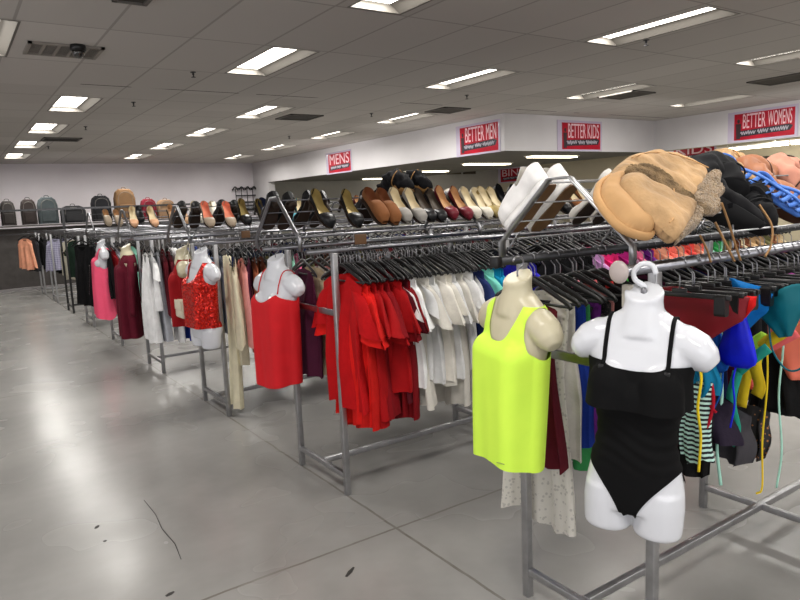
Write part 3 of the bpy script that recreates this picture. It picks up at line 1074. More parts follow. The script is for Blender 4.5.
# rack 3
rail(3, 'front', [('longpants', 'cream'), ('cardigan', 'cream'), ('jacket', 'dusty pink'), ('jacket', 'plum'), ('cardigan', 'rust'), ('cardigan', 'brown'), ('dress', 'olive'), ('jacket', 'black'), ('jacket', 'black'), ('blouse', 'ivory'), ('blouse', 'mint'), ('jacket', 'pink'), ('blouse', 'black'), ('blouse', 'olive'), ('jacket', 'maroon'), ('blouse', 'black'), ('blouse', 'brown'), ('jacket', 'plum')], 1.80, .054, rz0=-.3)
rail(3, 'back', [('blouse', 'charcoal'), ('folded', 'denim blue'), ('blouse', 'light grey'), ('folded', 'navy')] + rep(['blouse', 'folded'], ['black', 'grey', 'denim blue'], 6, 15), 1.8, .06)
rail(4, 'front', [('dress', 'white'), ('tee', 'white'), ('dress', 'light grey'), ('blouse', 'maroon'), ('blouse', 'burgundy'), ('pants', 'white'), ('folded', 'denim blue'), ('pants', 'cobalt'), ('folded', 'denim blue'), ('pants', 'navy'), ('blouse', 'burgundy'), ('folded', 'navy'), ('folded', 'charcoal'), ('blouse', 'dark green')], 1.64, .055, rz0=-.15)
rail(4, 'back', rep(['blouse', 'tee'], ['dark red', 'light grey', 'charcoal', 'dark green'], 7, 17), 1.78, .06)
rail(5, 'front', [('blouse', 'black'), ('tee', 'dark red'), ('tee', 'light grey'), ('blouse', 'beige'), ('blouse', 'dark green'), ('tee', 'mint'), ('blouse', 'burgundy'), ('tee', 'black')], 1.6, .06, rz0=.2)
rail(5, 'back', rep(['blouse', 'tee'], ['black', 'white', 'charcoal', 'navy'], 6, 19), 1.74, .07)
rail(6, 'front', [('dress', 'black'), ('dress', 'black'), ('blouse', 'charcoal'), ('blouse', 'dark red'), ('tee', 'white'), ('blouse', 'black')], 1.66, .07, rz0=.6, fade=5)
rail(6, 'back', rep(['dress', 'blouse'], ['black', 'charcoal'], 5, 21), 1.68, .07)
rail(7, 'front', [('tee', 'dark green'), ('blouse', 'black'), ('tee', 'charcoal'), ('blouse', 'light grey'), ('tee', 'black')], 1.84, .09, rz0=.5, fade=5)
rail(7, 'back', [('blouse', 'ivory'), ('blouse', 'ivory'), ('tee', 'black'), ('tee', 'dark green')], 1.85, .09, rz0=.5, fade=5)
rail(8, 'front', [('blouse', 'lavender', CHECK), ('tee', 'lavender'), ('blouse', 'white'), ('tee', 'ivory'), ('blouse', 'black'), ('tee', 'dark green'), ('blouse', 'charcoal')], 1.78, .12, rz0=.9, fade=7)
rail(8, 'back', rep(['blouse', 'tee'], ['charcoal', 'black', 'grey'], 4, 23), 1.7, .09)
rail(9, 'front', [('blouse', 'peach'), ('blouse', 'charcoal'), ('blouse', 'black'), ('tee', 'charcoal'), ('blouse', 'grey'), ('tee', 'black')], 1.44, .13, rz0=.55, fade=6)
rail(9, 'back', rep(['blouse', 'tee'], ['charcoal', 'black', 'grey'], 4, 25), 1.7, .12)
# buttons on the long cardigan at the end of the third rack
# loose hangers crowding the rails farther in
def bare(i, side, x0, x1, n, seed):
    r = random.Random(seed)
    y = YN[i] + (DY if side == 'back' else 0)
    for k in range(n):
        x = x0 + (x1 - x0) * k / n + r.uniform(-.01, .01)
        hanger(x, y, r.uniform(-.2, .2), 'bare black hanger wedged between garments, %s of these, %s rail of %s' % (ordn(k + 1), side, RDESC[i]), 'bare hangers on the %s rail of the %s' % (side, RDESC[i]))


bare(2, 'back', 2.78, 3.6, 12, 3)
bare(2, 'front', 1.77, 2.75, 26, 5)


def packed(i, side, x0, x1, step, kinds, cols, seed, what):
    """the crowded far run of a rail beyond the things built one by one"""
    r = random.Random(seed)
    y = YN[i] + (DY if side == 'back' else 0)
    mats = [fabric(C[c]) for c in cols]
    g, h = MB(), MB()
    x = x0
    while x < x1:
        k = r.choice(kinds)
        me = gm((k, r.randrange(5)), lambda: KINDS[k][2](11 * len(k)))
        M = TR(x, y + r.uniform(-.01, .01), ZR, r.uniform(-.12, .12))
        mi = r.randrange(len(cols))
        g.add([v.co for v in me.vertices], [tuple(p.vertices) for p in me.polygons], mi, True, M)
        for q in (HANG_ME, HOOK_ME):
            h.add([v.co for v in q.vertices], [tuple(p.vertices) for p in q.polygons], 0 if q is HANG_ME else 1, True, M)
        x += step * r.uniform(.8, 1.2)
    o = put('packed_garments', g, mats)
    tag(o, 'packed run of %s far along the %s rail of %s' % (what, side, RDESC[i]), 'garments', None, 'stuff')
    o = put('packed_hangers', h, [BLACK_PLASTIC, CHROME])
    tag(o, 'crowded black hangers far along the %s rail of %s' % (side, RDESC[i]), 'hangers', None, 'stuff')


packed(2, 'back', 2.74, 6.4, .075, ['blouse', 'tee', 'tank'], ['black', 'charcoal', 'plum', 'navy', 'burgundy'], 41, 'dark blouses')
packed(3, 'front', 2.8, 6.4, .08, ['blouse', 'jacket', 'tee'], ['black', 'charcoal', 'brown', 'maroon', 'olive'], 42, 'dark jackets')
packed(3, 'back', 2.4, 6.4, .11, ['blouse', 'tee'], ['black', 'charcoal', 'grey', 'navy'], 43, 'dark tops')
packed(4, 'front', 2.6, 6.0, .11, ['blouse', 'tee'], ['black', 'charcoal', 'burgundy', 'navy'], 44, 'dark tops')

# ------------------------------------------------------------------ torso forms


def build_remesh(mb, voxel, smooth):
    me = mb.mesh('torso_build')
    o = bpy.data.objects.new('torso_build', me)
    COL.objects.link(o)
    m = o.modifiers.new('r', 'REMESH')
    m.mode = 'VOXEL'
    m.voxel_size = voxel
    m.use_smooth_shade = True
    s = o.modifiers.new('s', 'SMOOTH')
    s.factor = .5
    s.iterations = smooth
    dg = bpy.context.evaluated_depsgraph_get()
    out = bpy.data.meshes.new_from_object(o.evaluated_get(dg))
    bpy.data.objects.remove(o)
    out.materials.clear()
    for p in out.polygons:
        p.use_smooth = True
    return out


def torso_mesh(hips=True, caps=True):
    mb = MB()
    n = 40

    def ring(z, a, df, db, y0=0., pw=.9):
        out = []
        for i in range(n):
            t = 2 * PI * i / n
            c, s = math.cos(t), math.sin(t)
            out.append((a * abs(c) ** pw * (1 if c >= 0 else -1), y0 + (db * s if s > 0 else df * s), z))
        return out
    # trunk
    T = [(-.058, .066, .055, .055, .012), (-.07, .086, .056, .06, .012), (-.084, .112, .057, .064, .012), (-.102, .14, .06, .07, .012), (-.125, .16, .066, .078, .01), (-.165, .166, .08, .088, .006), (-.215, .16, .09, .092, .003), (-.27, .152, .098, .088, 0), (-.31, .143, .092, .08, 0), (-.36, .131, .085, .072, 0), (-.42, .122, .08, .066, 0), (-.47, .127, .083, .072, 0), (-.53, .144, .088, .086, .004), (-.59, .157, .09, .1, .006), (-.64, .162, .088, .1, .006), (-.67, .158, .084, .092, .006)]
    mb.add(*loft_g([ring(*k) for k in T], True, True, True))
    # neck with a slanted top
    rings = []
    for z, r in ((-.13, .09), (-.1, .082), (-.08, .074), (-.055, .064), (-.03, .059), (0, .062)):
        rings.append([(r * math.cos(2 * PI * i / n), .004 + r * .84 * math.sin(2 * PI * i / n), z + (.024 * (1 + z / .06) * math.sin(2 * PI * i / n) if z > -.06 else 0)) for i in range(n)])
    mb.add(*loft_g(rings, True, True, True))
    if not hips:
        T = T[:-4]
        mb = MB()
        mb.add(*loft_g([ring(*k) for k in T], True, True, True))
        mb.add(*loft_g(rings, True, True, True))
    for sg in (-1, 1):
        # shoulder cap, cut off slanting
        pts = [(sg * .085, .012, -.138), (sg * .13, .012, -.146), (sg * .168, .012, -.164), (sg * .196, .012, -.188), (sg * .215, .012, -.206)]
        if caps:
            mb.add(*tube_g(pts, [.056, .062, .06, .05, .03], 20, [.05, .056, .055, .045, .027], (0, 0, 1)))
        # bust
        mb.add(*ell_g((sg * .073, -.066, -.268), (.066, .062, .064), 24, 16))
        # buttock fullness and thigh stump
        if hips:
            mb.add(*ell_g((sg * .076, .046, -.6), (.076, .06, .08), 24, 16))
            rr = []
            for z, a, d_ in ((-.6, .078, .082), (-.65, .082, .082), (-.7, .08, .078), (-.735, .078, .074), (-.745, .071, .067)):
                rr.append([(sg * .081 + a * math.cos(2 * PI * i / n), .006 + d_ * math.sin(2 * PI * i / n), z) for i in range(n)])
            mb.add(*loft_g(rr, True, True, True))
    return build_remesh(mb, .0055, 10)


TORSO = torso_mesh(True)
TORSO.name = 'torso'
slotted(TORSO)
bt = bmesh.new()
bt.from_mesh(TORSO)
BVH = BVHTree.FromBMesh(bt)
t2_ = torso_mesh(True, False)
bt2 = bmesh.new()
bt2.from_mesh(t2_)
BVH2 = BVHTree.FromBMesh(bt2)
TORSO_SHORT = slotted(torso_mesh(False, True))
TORSO_SHORT.name = 'torso_short'
t3_ = torso_mesh(False, False)
bt3 = bmesh.new()
bt3.from_mesh(t3_)
BVH3 = BVHTree.FromBMesh(bt3)


def hull_radii(th, rr):
    """radii of the convex hull of a polar ring"""
    P = [(r * math.cos(t), r * math.sin(t)) for t, r in zip(th, rr)]
    q = sorted(set(P))

    def half(pp):
        h = []
        for p in pp:
            while len(h) > 1 and (h[-1][0] - h[-2][0]) * (p[1] - h[-2][1]) - (h[-1][1] - h[-2][1]) * (p[0] - h[-2][0]) <= 0:
                h.pop()
            h.append(p)
        return h
    hl = half(q)[:-1] + half(q[::-1])[:-1]
    out = []
    m = len(hl)
    for t in th:
        dx, dy = math.cos(t), math.sin(t)
        best = 0
        for k in range(m):
            a, b = hl[k], hl[(k + 1) % m]
            ex, ey = b[0] - a[0], b[1] - a[1]
            den = dx * ey - dy * ex
            if abs(den) < 1e-12:
                continue
            s_ = (a[0] * ey - a[1] * ex) / den
            u = (a[0] * dy - a[1] * dx) / den
            if s_ > 0 and -1e-6 <= u <= 1 + 1e-6:
                best = max(best, s_)
        out.append(best)
    return out


def clip_mesh(vs, fs, f):
    """keep where f >= 0, cutting faces exactly at f = 0"""
    nv, nf, idx, cut = [], [], {}, {}

    def keep(i):
        if i not in idx:
            idx[i] = len(nv)
            nv.append(vs[i])
        return idx[i]

    def mid(i, j):
        k = (min(i, j), max(i, j))
        if k not in cut:
            t = f[i] / (f[i] - f[j])
            cut[k] = len(nv)
            nv.append(tuple(a + (b - a) * t for a, b in zip(vs[i], vs[j])))
        return cut[k]
    for fc in fs:
        out = []
        for a, b in zip(fc, fc[1:] + fc[:1]):
            if f[a] >= 0:
                out.append(keep(a))
            if (f[a] >= 0) != (f[b] >= 0):
                out.append(mid(a, b))
        if len(out) > 2:
            nf.append(tuple(out))
    return nv, nf


def worn(z0, z1, fkeep, eps=.004, drape_z=None, flare=0., waves=0., wk=9, nz=110, nth=150, sway=0., seed=1, hemf=None, full=False):
    """cloth shell over the torso; below drape_z it hangs from the fullest ring above"""
    r_ = random.Random(seed)
    ph = [r_.uniform(0, 6.28) for _ in range(4)]
    zs = sorted({z1 + (z0 - z1) * k / nz for k in range(nz + 1)} | {-.1 - .001 * k for k in range(30) if z1 < -.1 - .001 * k < z0}, reverse=True)
    th = [2 * PI * i / nth for i in range(nth)]
    rings, run = [], None
    for z in zs:
        rr = []
        for t in th:
            dx, dy = math.cos(t), math.sin(t)
            h = (BVH if z > -.165 else (BVH2 if full else BVH3)).ray_cast(Vector((dx * .6, dy * .6, z)), Vector((-dx, -dy, 0)), .6)
            rr.append((.6 - h[3]) if h[0] is not None else (0.02))
        if drape_z is not None and z < drape_z:
            hr = hull_radii(th, rr)
            bw = min(1., (drape_z - z) / .08)
            bw = bw * bw * (3 - 2 * bw)
            hr = [a + (b - a) * bw for a, b in zip(rr, hr)]
            if run is None:
                run = hr
            else:
                run = [max(a * .9993, b) for a, b in zip(run, hr)]
            dz = (drape_z - z)
            rr = [a * (1 + flare * dz) + waves * min(1, dz * 3) * (math.sin(wk * t + ph[0]) + .5 * math.sin((wk + 4) * t + ph[1] + z * 4)) for a, t in zip(run, th)]
        rings.append([((a + eps) * math.cos(t) + sway * max(0, (drape_z or 0) - z), (a + eps) * math.sin(t), z + ((hemf(t) * max(0, (z0 - z) / (z0 - z1) - .3) / .7) if hemf else 0)) for a, t in zip(rr, th)])
    vs, fs = loft_g(rings, True)
    return MB().add(*clip_mesh(vs, fs, [fkeep(*v) for v in vs]))


def tank_keep(nw, zf, zb, aw=.118, acx=.225, acz=-.15, arx=.105, arz=.115, pwr=2.4):
    def f(x, y, z):
        ax = abs(x)
        zn = zf if y < .012 else zb
        # neckline: keep below a curve rising to the shoulder at |x| = nw
        fn = (zn + (-.085 - zn) * min(1.6, (ax / nw)) ** pwr) - z
        fa = math.hypot((ax - acx) / arx, (z - acz) / arz) - 1
        if z > acz:
            fa = min(fa, (aw - ax) * 8)
        return min(fn * 8, fa, (-.088 - z) * 50 if False else 1)
    return f


def strip_over(x_, y0, z0, y1, z1, w, eps=.004, n=30, th=.0015, x_end=None):
    """strap over the shoulder at lateral x_, from front point to back point, following the body"""
    pts = []
    c = Vector((x_, .012, -.19))
    for k in range(n + 1):
        t = k / n
        a0 = math.atan2(z0 - c.z, y0 - c.y)
        a1 = math.atan2(z1 - c.z, y1 - c.y)
        if a0 < -PI / 2:
            a0 += 2 * PI
        a = a0 + (a1 - a0) * t
        dv = Vector((0, math.cos(a), math.sin(a)))
        xx = x_ if x_end is None else x_end + (x_ - x_end) * math.sin(PI * min(t * 1.3, .5)) if t < .5 else x_
        cc = Vector((xx, c.y, c.z))
        h = BVH.ray_cast(cc + dv * .5, -dv, .5)
        p = h[0] if h[0] is not None else cc + dv * .08
        pts.append(p + dv * eps)
    return tube_g(pts, w / 2, 8, th, None) if False else ribbon_g(pts, Vector((1, 0, 0)), w, th)


def ribbon_g(pts, wd, w, th):
    rings = []
    N = len(pts)
    for i, p in enumerate(pts):
        t = (pts[min(i + 1, N - 1)] - pts[max(i - 1, 0)]).normalized()
        u = (wd - t * wd.dot(t)).normalized()
        nrm = t.cross(u)
        ww = w[i] if isinstance(w, list) else w
        rings.append([p + u * ww / 2 + nrm * th, p - u * ww / 2 + nrm * th, p - u * ww / 2 - nrm * th, p + u * ww / 2 - nrm * th])
    return loft_g(rings, True, True, True)


def torso_at(x, y, z, rz, tilt, mat, lb, full=False, wide=.95):
    M = Matrix.Translation((x, y, z)) @ Matrix.Rotation(rz, 4, 'Z') @ Matrix.Rotation(tilt, 4, 'Y') @ Matrix.Diagonal((wide, wide, 1, 1))
    o = bpy.data.objects.new('torso_mannequin', TORSO if full else TORSO_SHORT)
    COL.objects.link(o)
    o.material_slots[0].link = 'OBJECT'
    o.material_slots[0].material = mat
    o.matrix_world = M
    tag(o, lb, 'mannequin', 'hanging torso mannequins')
    return o, M


def worn_put(name, mb, mat, M, lb, cat):
    o = put(name, mb, mat, None, M)
    return tag(o, lb, cat)


R = math.radians
# --- 1: white torso in the black swimsuit
o1, M1 = torso_at(1.668, 1.194, 1.32, R(-66), R(2.5), WHITE_GLOSS, 'glossy white hanging torso form wearing the black ruffled swimsuit', True, wide=.915)
hkp = bez([(0, .004, -.01), (0, .004, .012), (-.03, .004, .03), (-.034, .004, .055), (-.01, .004, .078), (.02, .004, .074), (.034, .004, .05)], 26)
put('hook', MB().add(*tube_g(hkp, [.005 if k < 4 else .0085 for k in range(27)], 10)), WHITE_GLOSS, o1)
put('hook_base', MB().add(*lathe_g([(.012, -.008), (.01, .004), (.004, .012)], 12)), CHROME, o1)


def suit_keep(x, y, z):
    ax = abs(x)
    top = -.222 + .014 * (ax / .09) ** 2 * (1 if ax < .1 else 1.2) - z
    if y < .02:
        leg = z - (-.69 + .17 * (max(0, ax - .022) / .135) ** .62)
    else:
        leg = z - (-.69 + .12 * (max(0, ax - .03) / .135) ** .9)
    return min(top * 8, leg * 8)


BLACKSUIT = mottled('black_swimsuit', (9, 9, 10), rough=.8, amt=.1, scale=10, bump=.15, bscale=24, spec=.15)
sw = worn(-.205, -.71, suit_keep, eps=.0045, nz=120, full=True)
# gather folds are shaped into the cloth
for k, (x, y, z) in enumerate(sw.v):
    if -.56 < z < -.34:
        rr = math.hypot(x, y)
        q = .0022 * math.sin(z * 150 + 3 * x * 12 + 2 * math.sin(x * 25)) * math.sin((z + .34) / -.22 * PI)
        sw.v[k] = (x * (1 + q / rr), y * (1 + q / rr), z)
suit = worn_put('swimsuit', sw, BLACKSUIT, M1, 'black one-piece swimsuit with a ruffled bust on the white torso', 'swimsuit')
rf = worn(-.205, -.335, lambda x, y, z: (-.226 + .014 * (abs(x) / .09) ** 2 - z) * 8, eps=.007, drape_z=-.25, flare=.8, waves=.0055, wk=11, nz=40, nth=180, full=True)
put('ruffle', rf, BLACKSUIT, suit)
for sg in (-1, 1):
    put('shoulder_strap', MB().add(*strip_over(sg * .098, -.11, -.222, .1, -.24, .013)), BLACKSUIT, suit)
    sl = MB()
    sl.add(*box_g((sg * .1, -.1, -.218), (.017, .012, .012), .003))
    put('strap_slider', sl, BLACK_PLASTIC, suit)

# --- 2: cream torso in the neon tank
o2, M2 = torso_at(1.59, 1.638, 1.342, R(-97), R(4), CREAM_PLASTIC, 'cream hanging torso form wearing the neon yellow tank', wide=.9)


def metal_hook(o):
    put('hook', MB().add(*tube_g(bez([(0, .004, -.01), (0, .004, .02), (0, .022, .03), (0, .03, .045), (0, .02, .062), (0, -.005, .066), (0, -.02, .052)], 20), .0035, 8)), CHROME, o)


metal_hook(o2)
NEON = mottled('neon_yellow_knit', (214, 255, 84), rough=.7, amt=.03, scale=10, bump=.1, bscale=250, spec=.25)
tk = tank_keep(.088, -.212, -.17, aw=.128, acz=-.155, arx=.103, arz=.124, pwr=3.4)
tank = worn_put('tank_top', worn(-.088, -.655, tk, eps=.006, drape_z=-.165, flare=-.04, waves=.003, wk=5, hemf=lambda t: -.012 * math.cos(t * 2) + .008 * math.cos(t), nz=120), NEON, M2, 'neon yellow tank top on the cream torso', 'tank top')
put('hem_logo', MB().add(*tube_g([Vector((-.0, 0, 0)), Vector((.012, 0, .002)), Vector((.03, 0, 0))], .0022, 6, M=None) if False else tube_g([(.075, -.131, -.625), (.09, -.125, -.623), (.104, -.117, -.624)], .0018, 6)), plain('reflective_grey', (150, 175, 90), .4), tank)

# --- 3: white torso in the red camisole
o3, M3 = torso_at(1.61, 3.68, 1.325, R(-77), R(1), WHITE_GLOSS, 'glossy white hanging torso form wearing the plain red camisole')
metal_hook(o3)
REDC = mottled('red_jersey', (206, 26, 34), rough=.75, amt=.05, scale=12, bump=.12, bscale=30)


def cami_keep(x, y, z):
    ax = abs(x)
    if y < .02:
        zt = -.255 + .045 * min(1.3, ax / .095) ** 2
        fn = zt - z if ax < .1 else (-.21 - (ax - .1) * .55) - z
    else:
        fn = -.235 - z
    return fn * 8


cami = worn_put('camisole', worn(-.18, -.76, cami_keep, eps=.006, drape_z=-.165, flare=.06, waves=.004, wk=5, hemf=lambda t: .012 * math.cos(2 * t)), REDC, M3, 'plain red camisole with thin straps on a white torso', 'camisole')
for sg in (-1, 1):
    put('shoulder_strap', MB().add(*strip_over(sg * .098, -.12, -.215, .1, -.235, .007)), REDC, cami)

# --- 4: white torso in the red sequin tank
o4, M4 = torso_at(1.585, 5.0, 1.33, R(-80), R(3), WHITE_GLOSS, 'glossy white hanging torso form wearing the red sequin tank', True)
metal_hook(o4)
seq = worn_put('sequin_tank', worn(-.088, -.58, tank_keep(.09, -.24, -.2, aw=.125, acz=-.155, arx=.1, arz=.115), eps=.006, drape_z=-.165, flare=-.02, waves=.0025, wk=6, full=True), mat_sequin(), M4, 'red sequined tank top on the white torso with bare hips', 'tank top')

# --- 5: cream torso in a red dress with a shawl look
o5, M5 = torso_at(1.62, 5.6, 1.33, R(-108), R(4), CREAM_PLASTIC, 'cream hanging torso form wearing the dark red draped dress')
metal_hook(o5)
worn_put('red_dress', worn(-.088, -.64, tank_keep(.085, -.2, -.17, aw=.14, acz=-.16, arx=.09, arz=.1), eps=.006, drape_z=-.26, flare=.15, waves=.006, wk=7), fabric((150, 20, 26), 'dark_red_jersey'), M5, 'dark red draped dress on a cream torso behind the sequin tank', 'dress')


# --- 6: cream torso in a burgundy long-sleeved shirt
o6, M6 = torso_at(1.58, 7.47, 1.3, R(-95), R(4), CREAM_PLASTIC, 'cream hanging torso form wearing the burgundy shirt')
metal_hook(o6)
BURG = fabric((92, 18, 36), 'burgundy_knit')
shirt_m = worn(-.088, -.98, lambda x, y, z: ((-.155 if y < .012 else -.1) + (-.08 + .155) * min(1.5, abs(x) / .08) ** 2 - z) * 8, eps=.008, drape_z=-.255, flare=.12, waves=.007, wk=6)
shirt = worn_put('burgundy_shirt', shirt_m, BURG, M6, 'burgundy long-sleeved shirt on a cream torso', 'shirt')
for sg in (-1, 1):
    slv = bez([(sg * .17, .012, -.16), (sg * .225, .008, -.25), (sg * .235, -.005, -.45), (sg * .23, -.01, -.72)], 16)
    put('sleeve', MB().add(*tube_g(slv, [.06 - .0007 * k for k in range(17)], 16, [.045 - .0007 * k for k in range(17)], (0, 1, 0))), BURG, shirt)

# --- 7: white torso in the pink tank with black script
o7, M7 = torso_at(1.58, 8.79, 1.33, R(-95), R(3), WHITE_GLOSS, 'glossy white hanging torso form wearing the neon pink tank')
metal_hook(o7)
PINKN = mottled('neon_pink_jersey', (255, 92, 128), rough=.75, amt=.04, scale=12)
pk = worn_put('pink_tank', worn(-.088, -.93, tank_keep(.08, -.19, -.17, aw=.12, acz=-.2, arx=.105, arz=.17), eps=.006, drape_z=-.27, flare=.32, waves=.006, wk=6, hemf=lambda t: -.03 * math.cos(2 * t)), PINKN, M7, 'neon pink racerback tank with black script on a white torso', 'tank top')
scp = []
rr_ = random.Random(3)
for k in range(26):
    z = -.3 - .36 * k / 25
    scp.append((-.06 + (.02 if k % 2 else -.02) + rr_.uniform(-.006, .006), -.152 - .04 * k / 25, z))
put('script', MB().add(*tube_g(bez(scp, 90), .005, 5)), plain('black_ink', (34, 20, 26), .6), pk)

# --- cream handbag hanging by its long strap
bag = empty('handbag', 'small cream handbag hanging by a long strap in front of the red dress', 'handbag', (1.54, 5.46, .84))
BAGM = mottled('cream_leather', (214, 206, 184), rough=.5, amt=.05)
put('body', MB().add(*box_g((0, 0, 0), (.06, .19, .15), .02)), BAGM, bag)
put('flap', MB().add(*box_g((-.031, 0, .035), (.008, .18, .08), .003)), BAGM, bag)
put('strap', MB().add(*tube_g(bez([(0, .085, .06), (.03, .06, .3), (.1, .02, .52), (.11, .0, .53), (.06, -.04, .3), (0, -.085, .06)], 30), .003, 6, .008, (0, 1, 0))), BAGM, bag)

# ------------------------------------------------------------------ swimwear on the front rail of the nearest rack


def brief_mb(w=.15, h=.19, th=.012, leg=.6, seed=0, top=0.):
    r = random.Random(seed)
    ph = r.uniform(0, 6)
    rings = []
    for j in range(15):
        v = j / 14
        hw = w * (1 - .04 * math.sin(v * 5)) if v < .38 else w * (1 - ((v - .38) / .62) ** leg * .78)
        t = th * (1 + .6 * math.sin(PI * v))
        ring = []
        for i in range(28):
            a = 2 * PI * i / 28
            q = math.cos(a)
            ring.append((t * math.sin(a) + .006 * math.sin(4 * q + ph + 3 * v), hw * q, -h * v + .008 * math.sin(5 * q + ph) * (1 - v) + top))
        rings.append(ring)
    return MB().add(*loft_g(rings, True, True, True))


def tri_mb(w=.1, h=.13, th=.01, seed=0):
    """gathered triangle: wide at the bottom, narrow at the top"""
    rings = []
    for j in range(12):
        v = j / 11
        hw = .014 + (w - .014) * v ** .9 if v < .85 else w * (1 - .5 * (v - .85) / .15)
        ring = []
        for i in range(24):
            a = 2 * PI * i / 24
            q = math.cos(a)
            ring.append((th * (1 + math.sin(PI * v)) * math.sin(a) + .003 * math.sin(14 * q), hw * q, -h * v))
        rings.append(ring)
    return MB().add(*loft_g(rings, True, True, True))


def string_g(pts, r=.0035, n=30):
    return tube_g(bez(pts, n), r, 6)


swim_no = [0]


def swim(name, mb, mat, x, y, z, lb, rz=0., tilt=0., cat='swimwear', strings=(), smat=None, hang=True, metal=True):
    swim_no[0] += 1
    o = put(name, mb, mat, None, TR(x, y, z, rz, tilt))
    tag(o, lb, cat, 'swimwear on the front rail of the nearest rack')
    for s in strings:
        put('tie_string', MB().add(*string_g(s)), smat or mat, o)
    return o


yn = YN[1]
GR = 'clip hangers on the front rail of the nearest rack'
MAROON = mottled('maroon_swim', (118, 14, 26), rough=.6, amt=.06)
swim('swim_briefs', brief_mb(.165, .17, .014, .9, 2), MAROON, 2.0, 1.235, 1.275, 'maroon high-waisted swim bottom on the first clip hanger', R(6), R(4))
swim('swim_briefs', brief_mb(.05, .07, .01, .9, 3), fabric((196, 24, 24), 'bright_red_swim'), 2.035, 1.105, 1.27, 'small bright red swim piece beside the maroon bottom')
hanger(2.0, 1.25, R(5), 'first clip hanger, holding the maroon swim bottom', GR, clip=True)
BLUE = mottled('royal_blue_swim', (12, 26, 206), rough=.5, amt=.15, scale=20)
swim('bikini_bra', tri_mb(.085, .19, .014, 1), BLUE, 2.1, 1.15, 1.215, 'royal blue gathered bikini triangle under the maroon bottom', R(-8), strings=[[(0, .0, -.18), (-.01, .004, -.24), (-.005, .0, -.32), (-.01, .01, -.4)]])
swim('bikini_bra', tri_mb(.06, .14, .012, 2), fabric((20, 84, 170), 'mid_blue_swim'), 2.12, 1.235, 1.13, 'mid blue bikini triangle behind the royal blue one', R(-8), strings=[[(0, -.03, -.13), (-.02, -.04, -.2), (-.02, -.01, -.27), (-.02, .02, -.3)]])
hanger(2.09, 1.25, R(-4), 'second clip hanger, holding the royal blue triangle', GR, clip=True)
REDS = fabric((170, 20, 40), 'red_string')
swim('bikini_tie', MB().add(*string_g([(0, .06, 0), (-.01, .04, -.08), (-.02, .01, -.2), (-.02, .03, -.3)], .006)).add(*string_g([(0, .09, -.02), (-.01, .13, -.14), (-.02, .06, -.19), (-.02, .0, -.24)], .005)), REDS, 2.04, 1.17, 1.12, 'dark red cord tie hanging from the maroon bottom')
STR = mat_stripes('teal_black_stripe', [(0, (190, 226, 216)), (.5, (20, 26, 32))], 62)
st = swim('striped_tankini', garment(3, L=.3, hem=.055, sh=.05, neck=.02, dip=.01, top=-.0, th=.016, fold=.006), STR, 2.02, 1.235, 1.0, 'mint and black striped swim top hanging low')
TEALS = fabric((12, 112, 150), 'teal_swim')
swim('swim_vest', garment(4, L=.16, hem=.075, sh=.06, neck=.02, dip=.02, top=0, th=.018, fold=.01), TEALS, 2.035, 1.24, 1.1, 'teal swim top above the striped piece', strings=[[(-.02, -.04, -.05), (-.03, 0, -.13), (-.03, .05, -.1), (-.02, .07, -.03)], [(-.02, .02, -.06), (-.03, -.03, -.16), (-.03, .03, -.22)]])
swim('swim_skirt', garment(6, L=.5, hem=.09, sh=.08, neck=.02, dip=.01, top=0, th=.03, fold=.02), BLACK, 2.08, 1.3, 1.13, 'black swim skirt just behind the white torso', R(4))
hanger(1.93, 1.25, R(4), 'clip hanger nearest the white torso, holding a black swim skirt', GR, clip=True)
swim('tie_string_long', MB().add(*string_g([(.05, .05, .04), (0, 0, 0), (-.01, .004, -.1), (0, -.002, -.2), (-.005, 0, -.32)], .0045)), fabric((236, 206, 40), 'yellow_cord'), 1.98, 1.2, 1.0, 'yellow cord hanging beside the white torso')
TBL = fabric((4, 100, 168), 'cerulean_swim')
swim('swim_briefs', brief_mb(.075, .17, .014, .8, 5), TBL, 2.2, 1.165, 1.28, 'cerulean blue swim bottom right of the royal blue triangle', R(5), R(12))
hanger(2.2, 1.25, R(3), 'third clip hanger, holding the cerulean swim bottom', GR, clip=True)
TG = mottled('deep_teal_swim', (4, 100, 112), rough=.55, amt=.08)
swim('swim_briefs', brief_mb(.095, .16, .014, .8, 6), TG, 2.27, 1.115, 1.265, 'deep teal swim bottom with a long loop', R(-6), R(-14), strings=[[(0, .05, -.1), (-.01, .05, -.2), (-.01, .01, -.27), (-.01, -.05, -.25), (-.005, -.075, -.14), (0, -.07, -.07)]])
hanger(2.27, 1.25, R(-4), 'fourth clip hanger, holding the deep teal bottom', GR, clip=True)
swim('bikini_bra', tri_mb(.06, .13, .012, 4), fabric((150, 196, 60), 'green_yellow_swim'), 2.31, 1.17, 1.1, 'green and yellow bikini triangle under the teal bottom', R(10), R(30))
YEL = fabric((228, 196, 40), 'yellow_swim')
bow = MB()
bow.add(*ribbon_g(bez([(0, 0, 0), (-.02, .04, .03), (-.02, .07, .0), (0, .0, -.01)], 14), Vector((0, .3, 1)).normalized(), .035, .002))
bow.add(*ribbon_g(bez([(0, 0, 0), (-.02, -.05, .05), (-.02, -.1, .09), (0, -.12, .13)], 14), Vector((0, .6, 1)).normalized(), .04, .002))
bow.add(*ribbon_g(bez([(0, 0, 0), (-.02, .012, -.06), (-.01, .03, -.14), (-.015, .035, -.2)], 14), Vector((0, 1, 0)), .035, .002))
bow.add(*ribbon_g(bez([(0, 0, 0), (-.02, -.015, -.05), (-.02, -.03, -.11), (-.01, -.015, -.15)], 14), Vector((0, 1, 0)), .04, .002))
swim('bikini_bow', bow, YEL, 2.3, 1.195, 1.03, 'yellow knotted bikini bow below the teal bottom', strings=[[(-.02, -.05, .06), (-.03, -.06, -.1), (-.02, -.045, -.3), (-.02, -.05, -.47), (-.03, -.035, -.5)]])
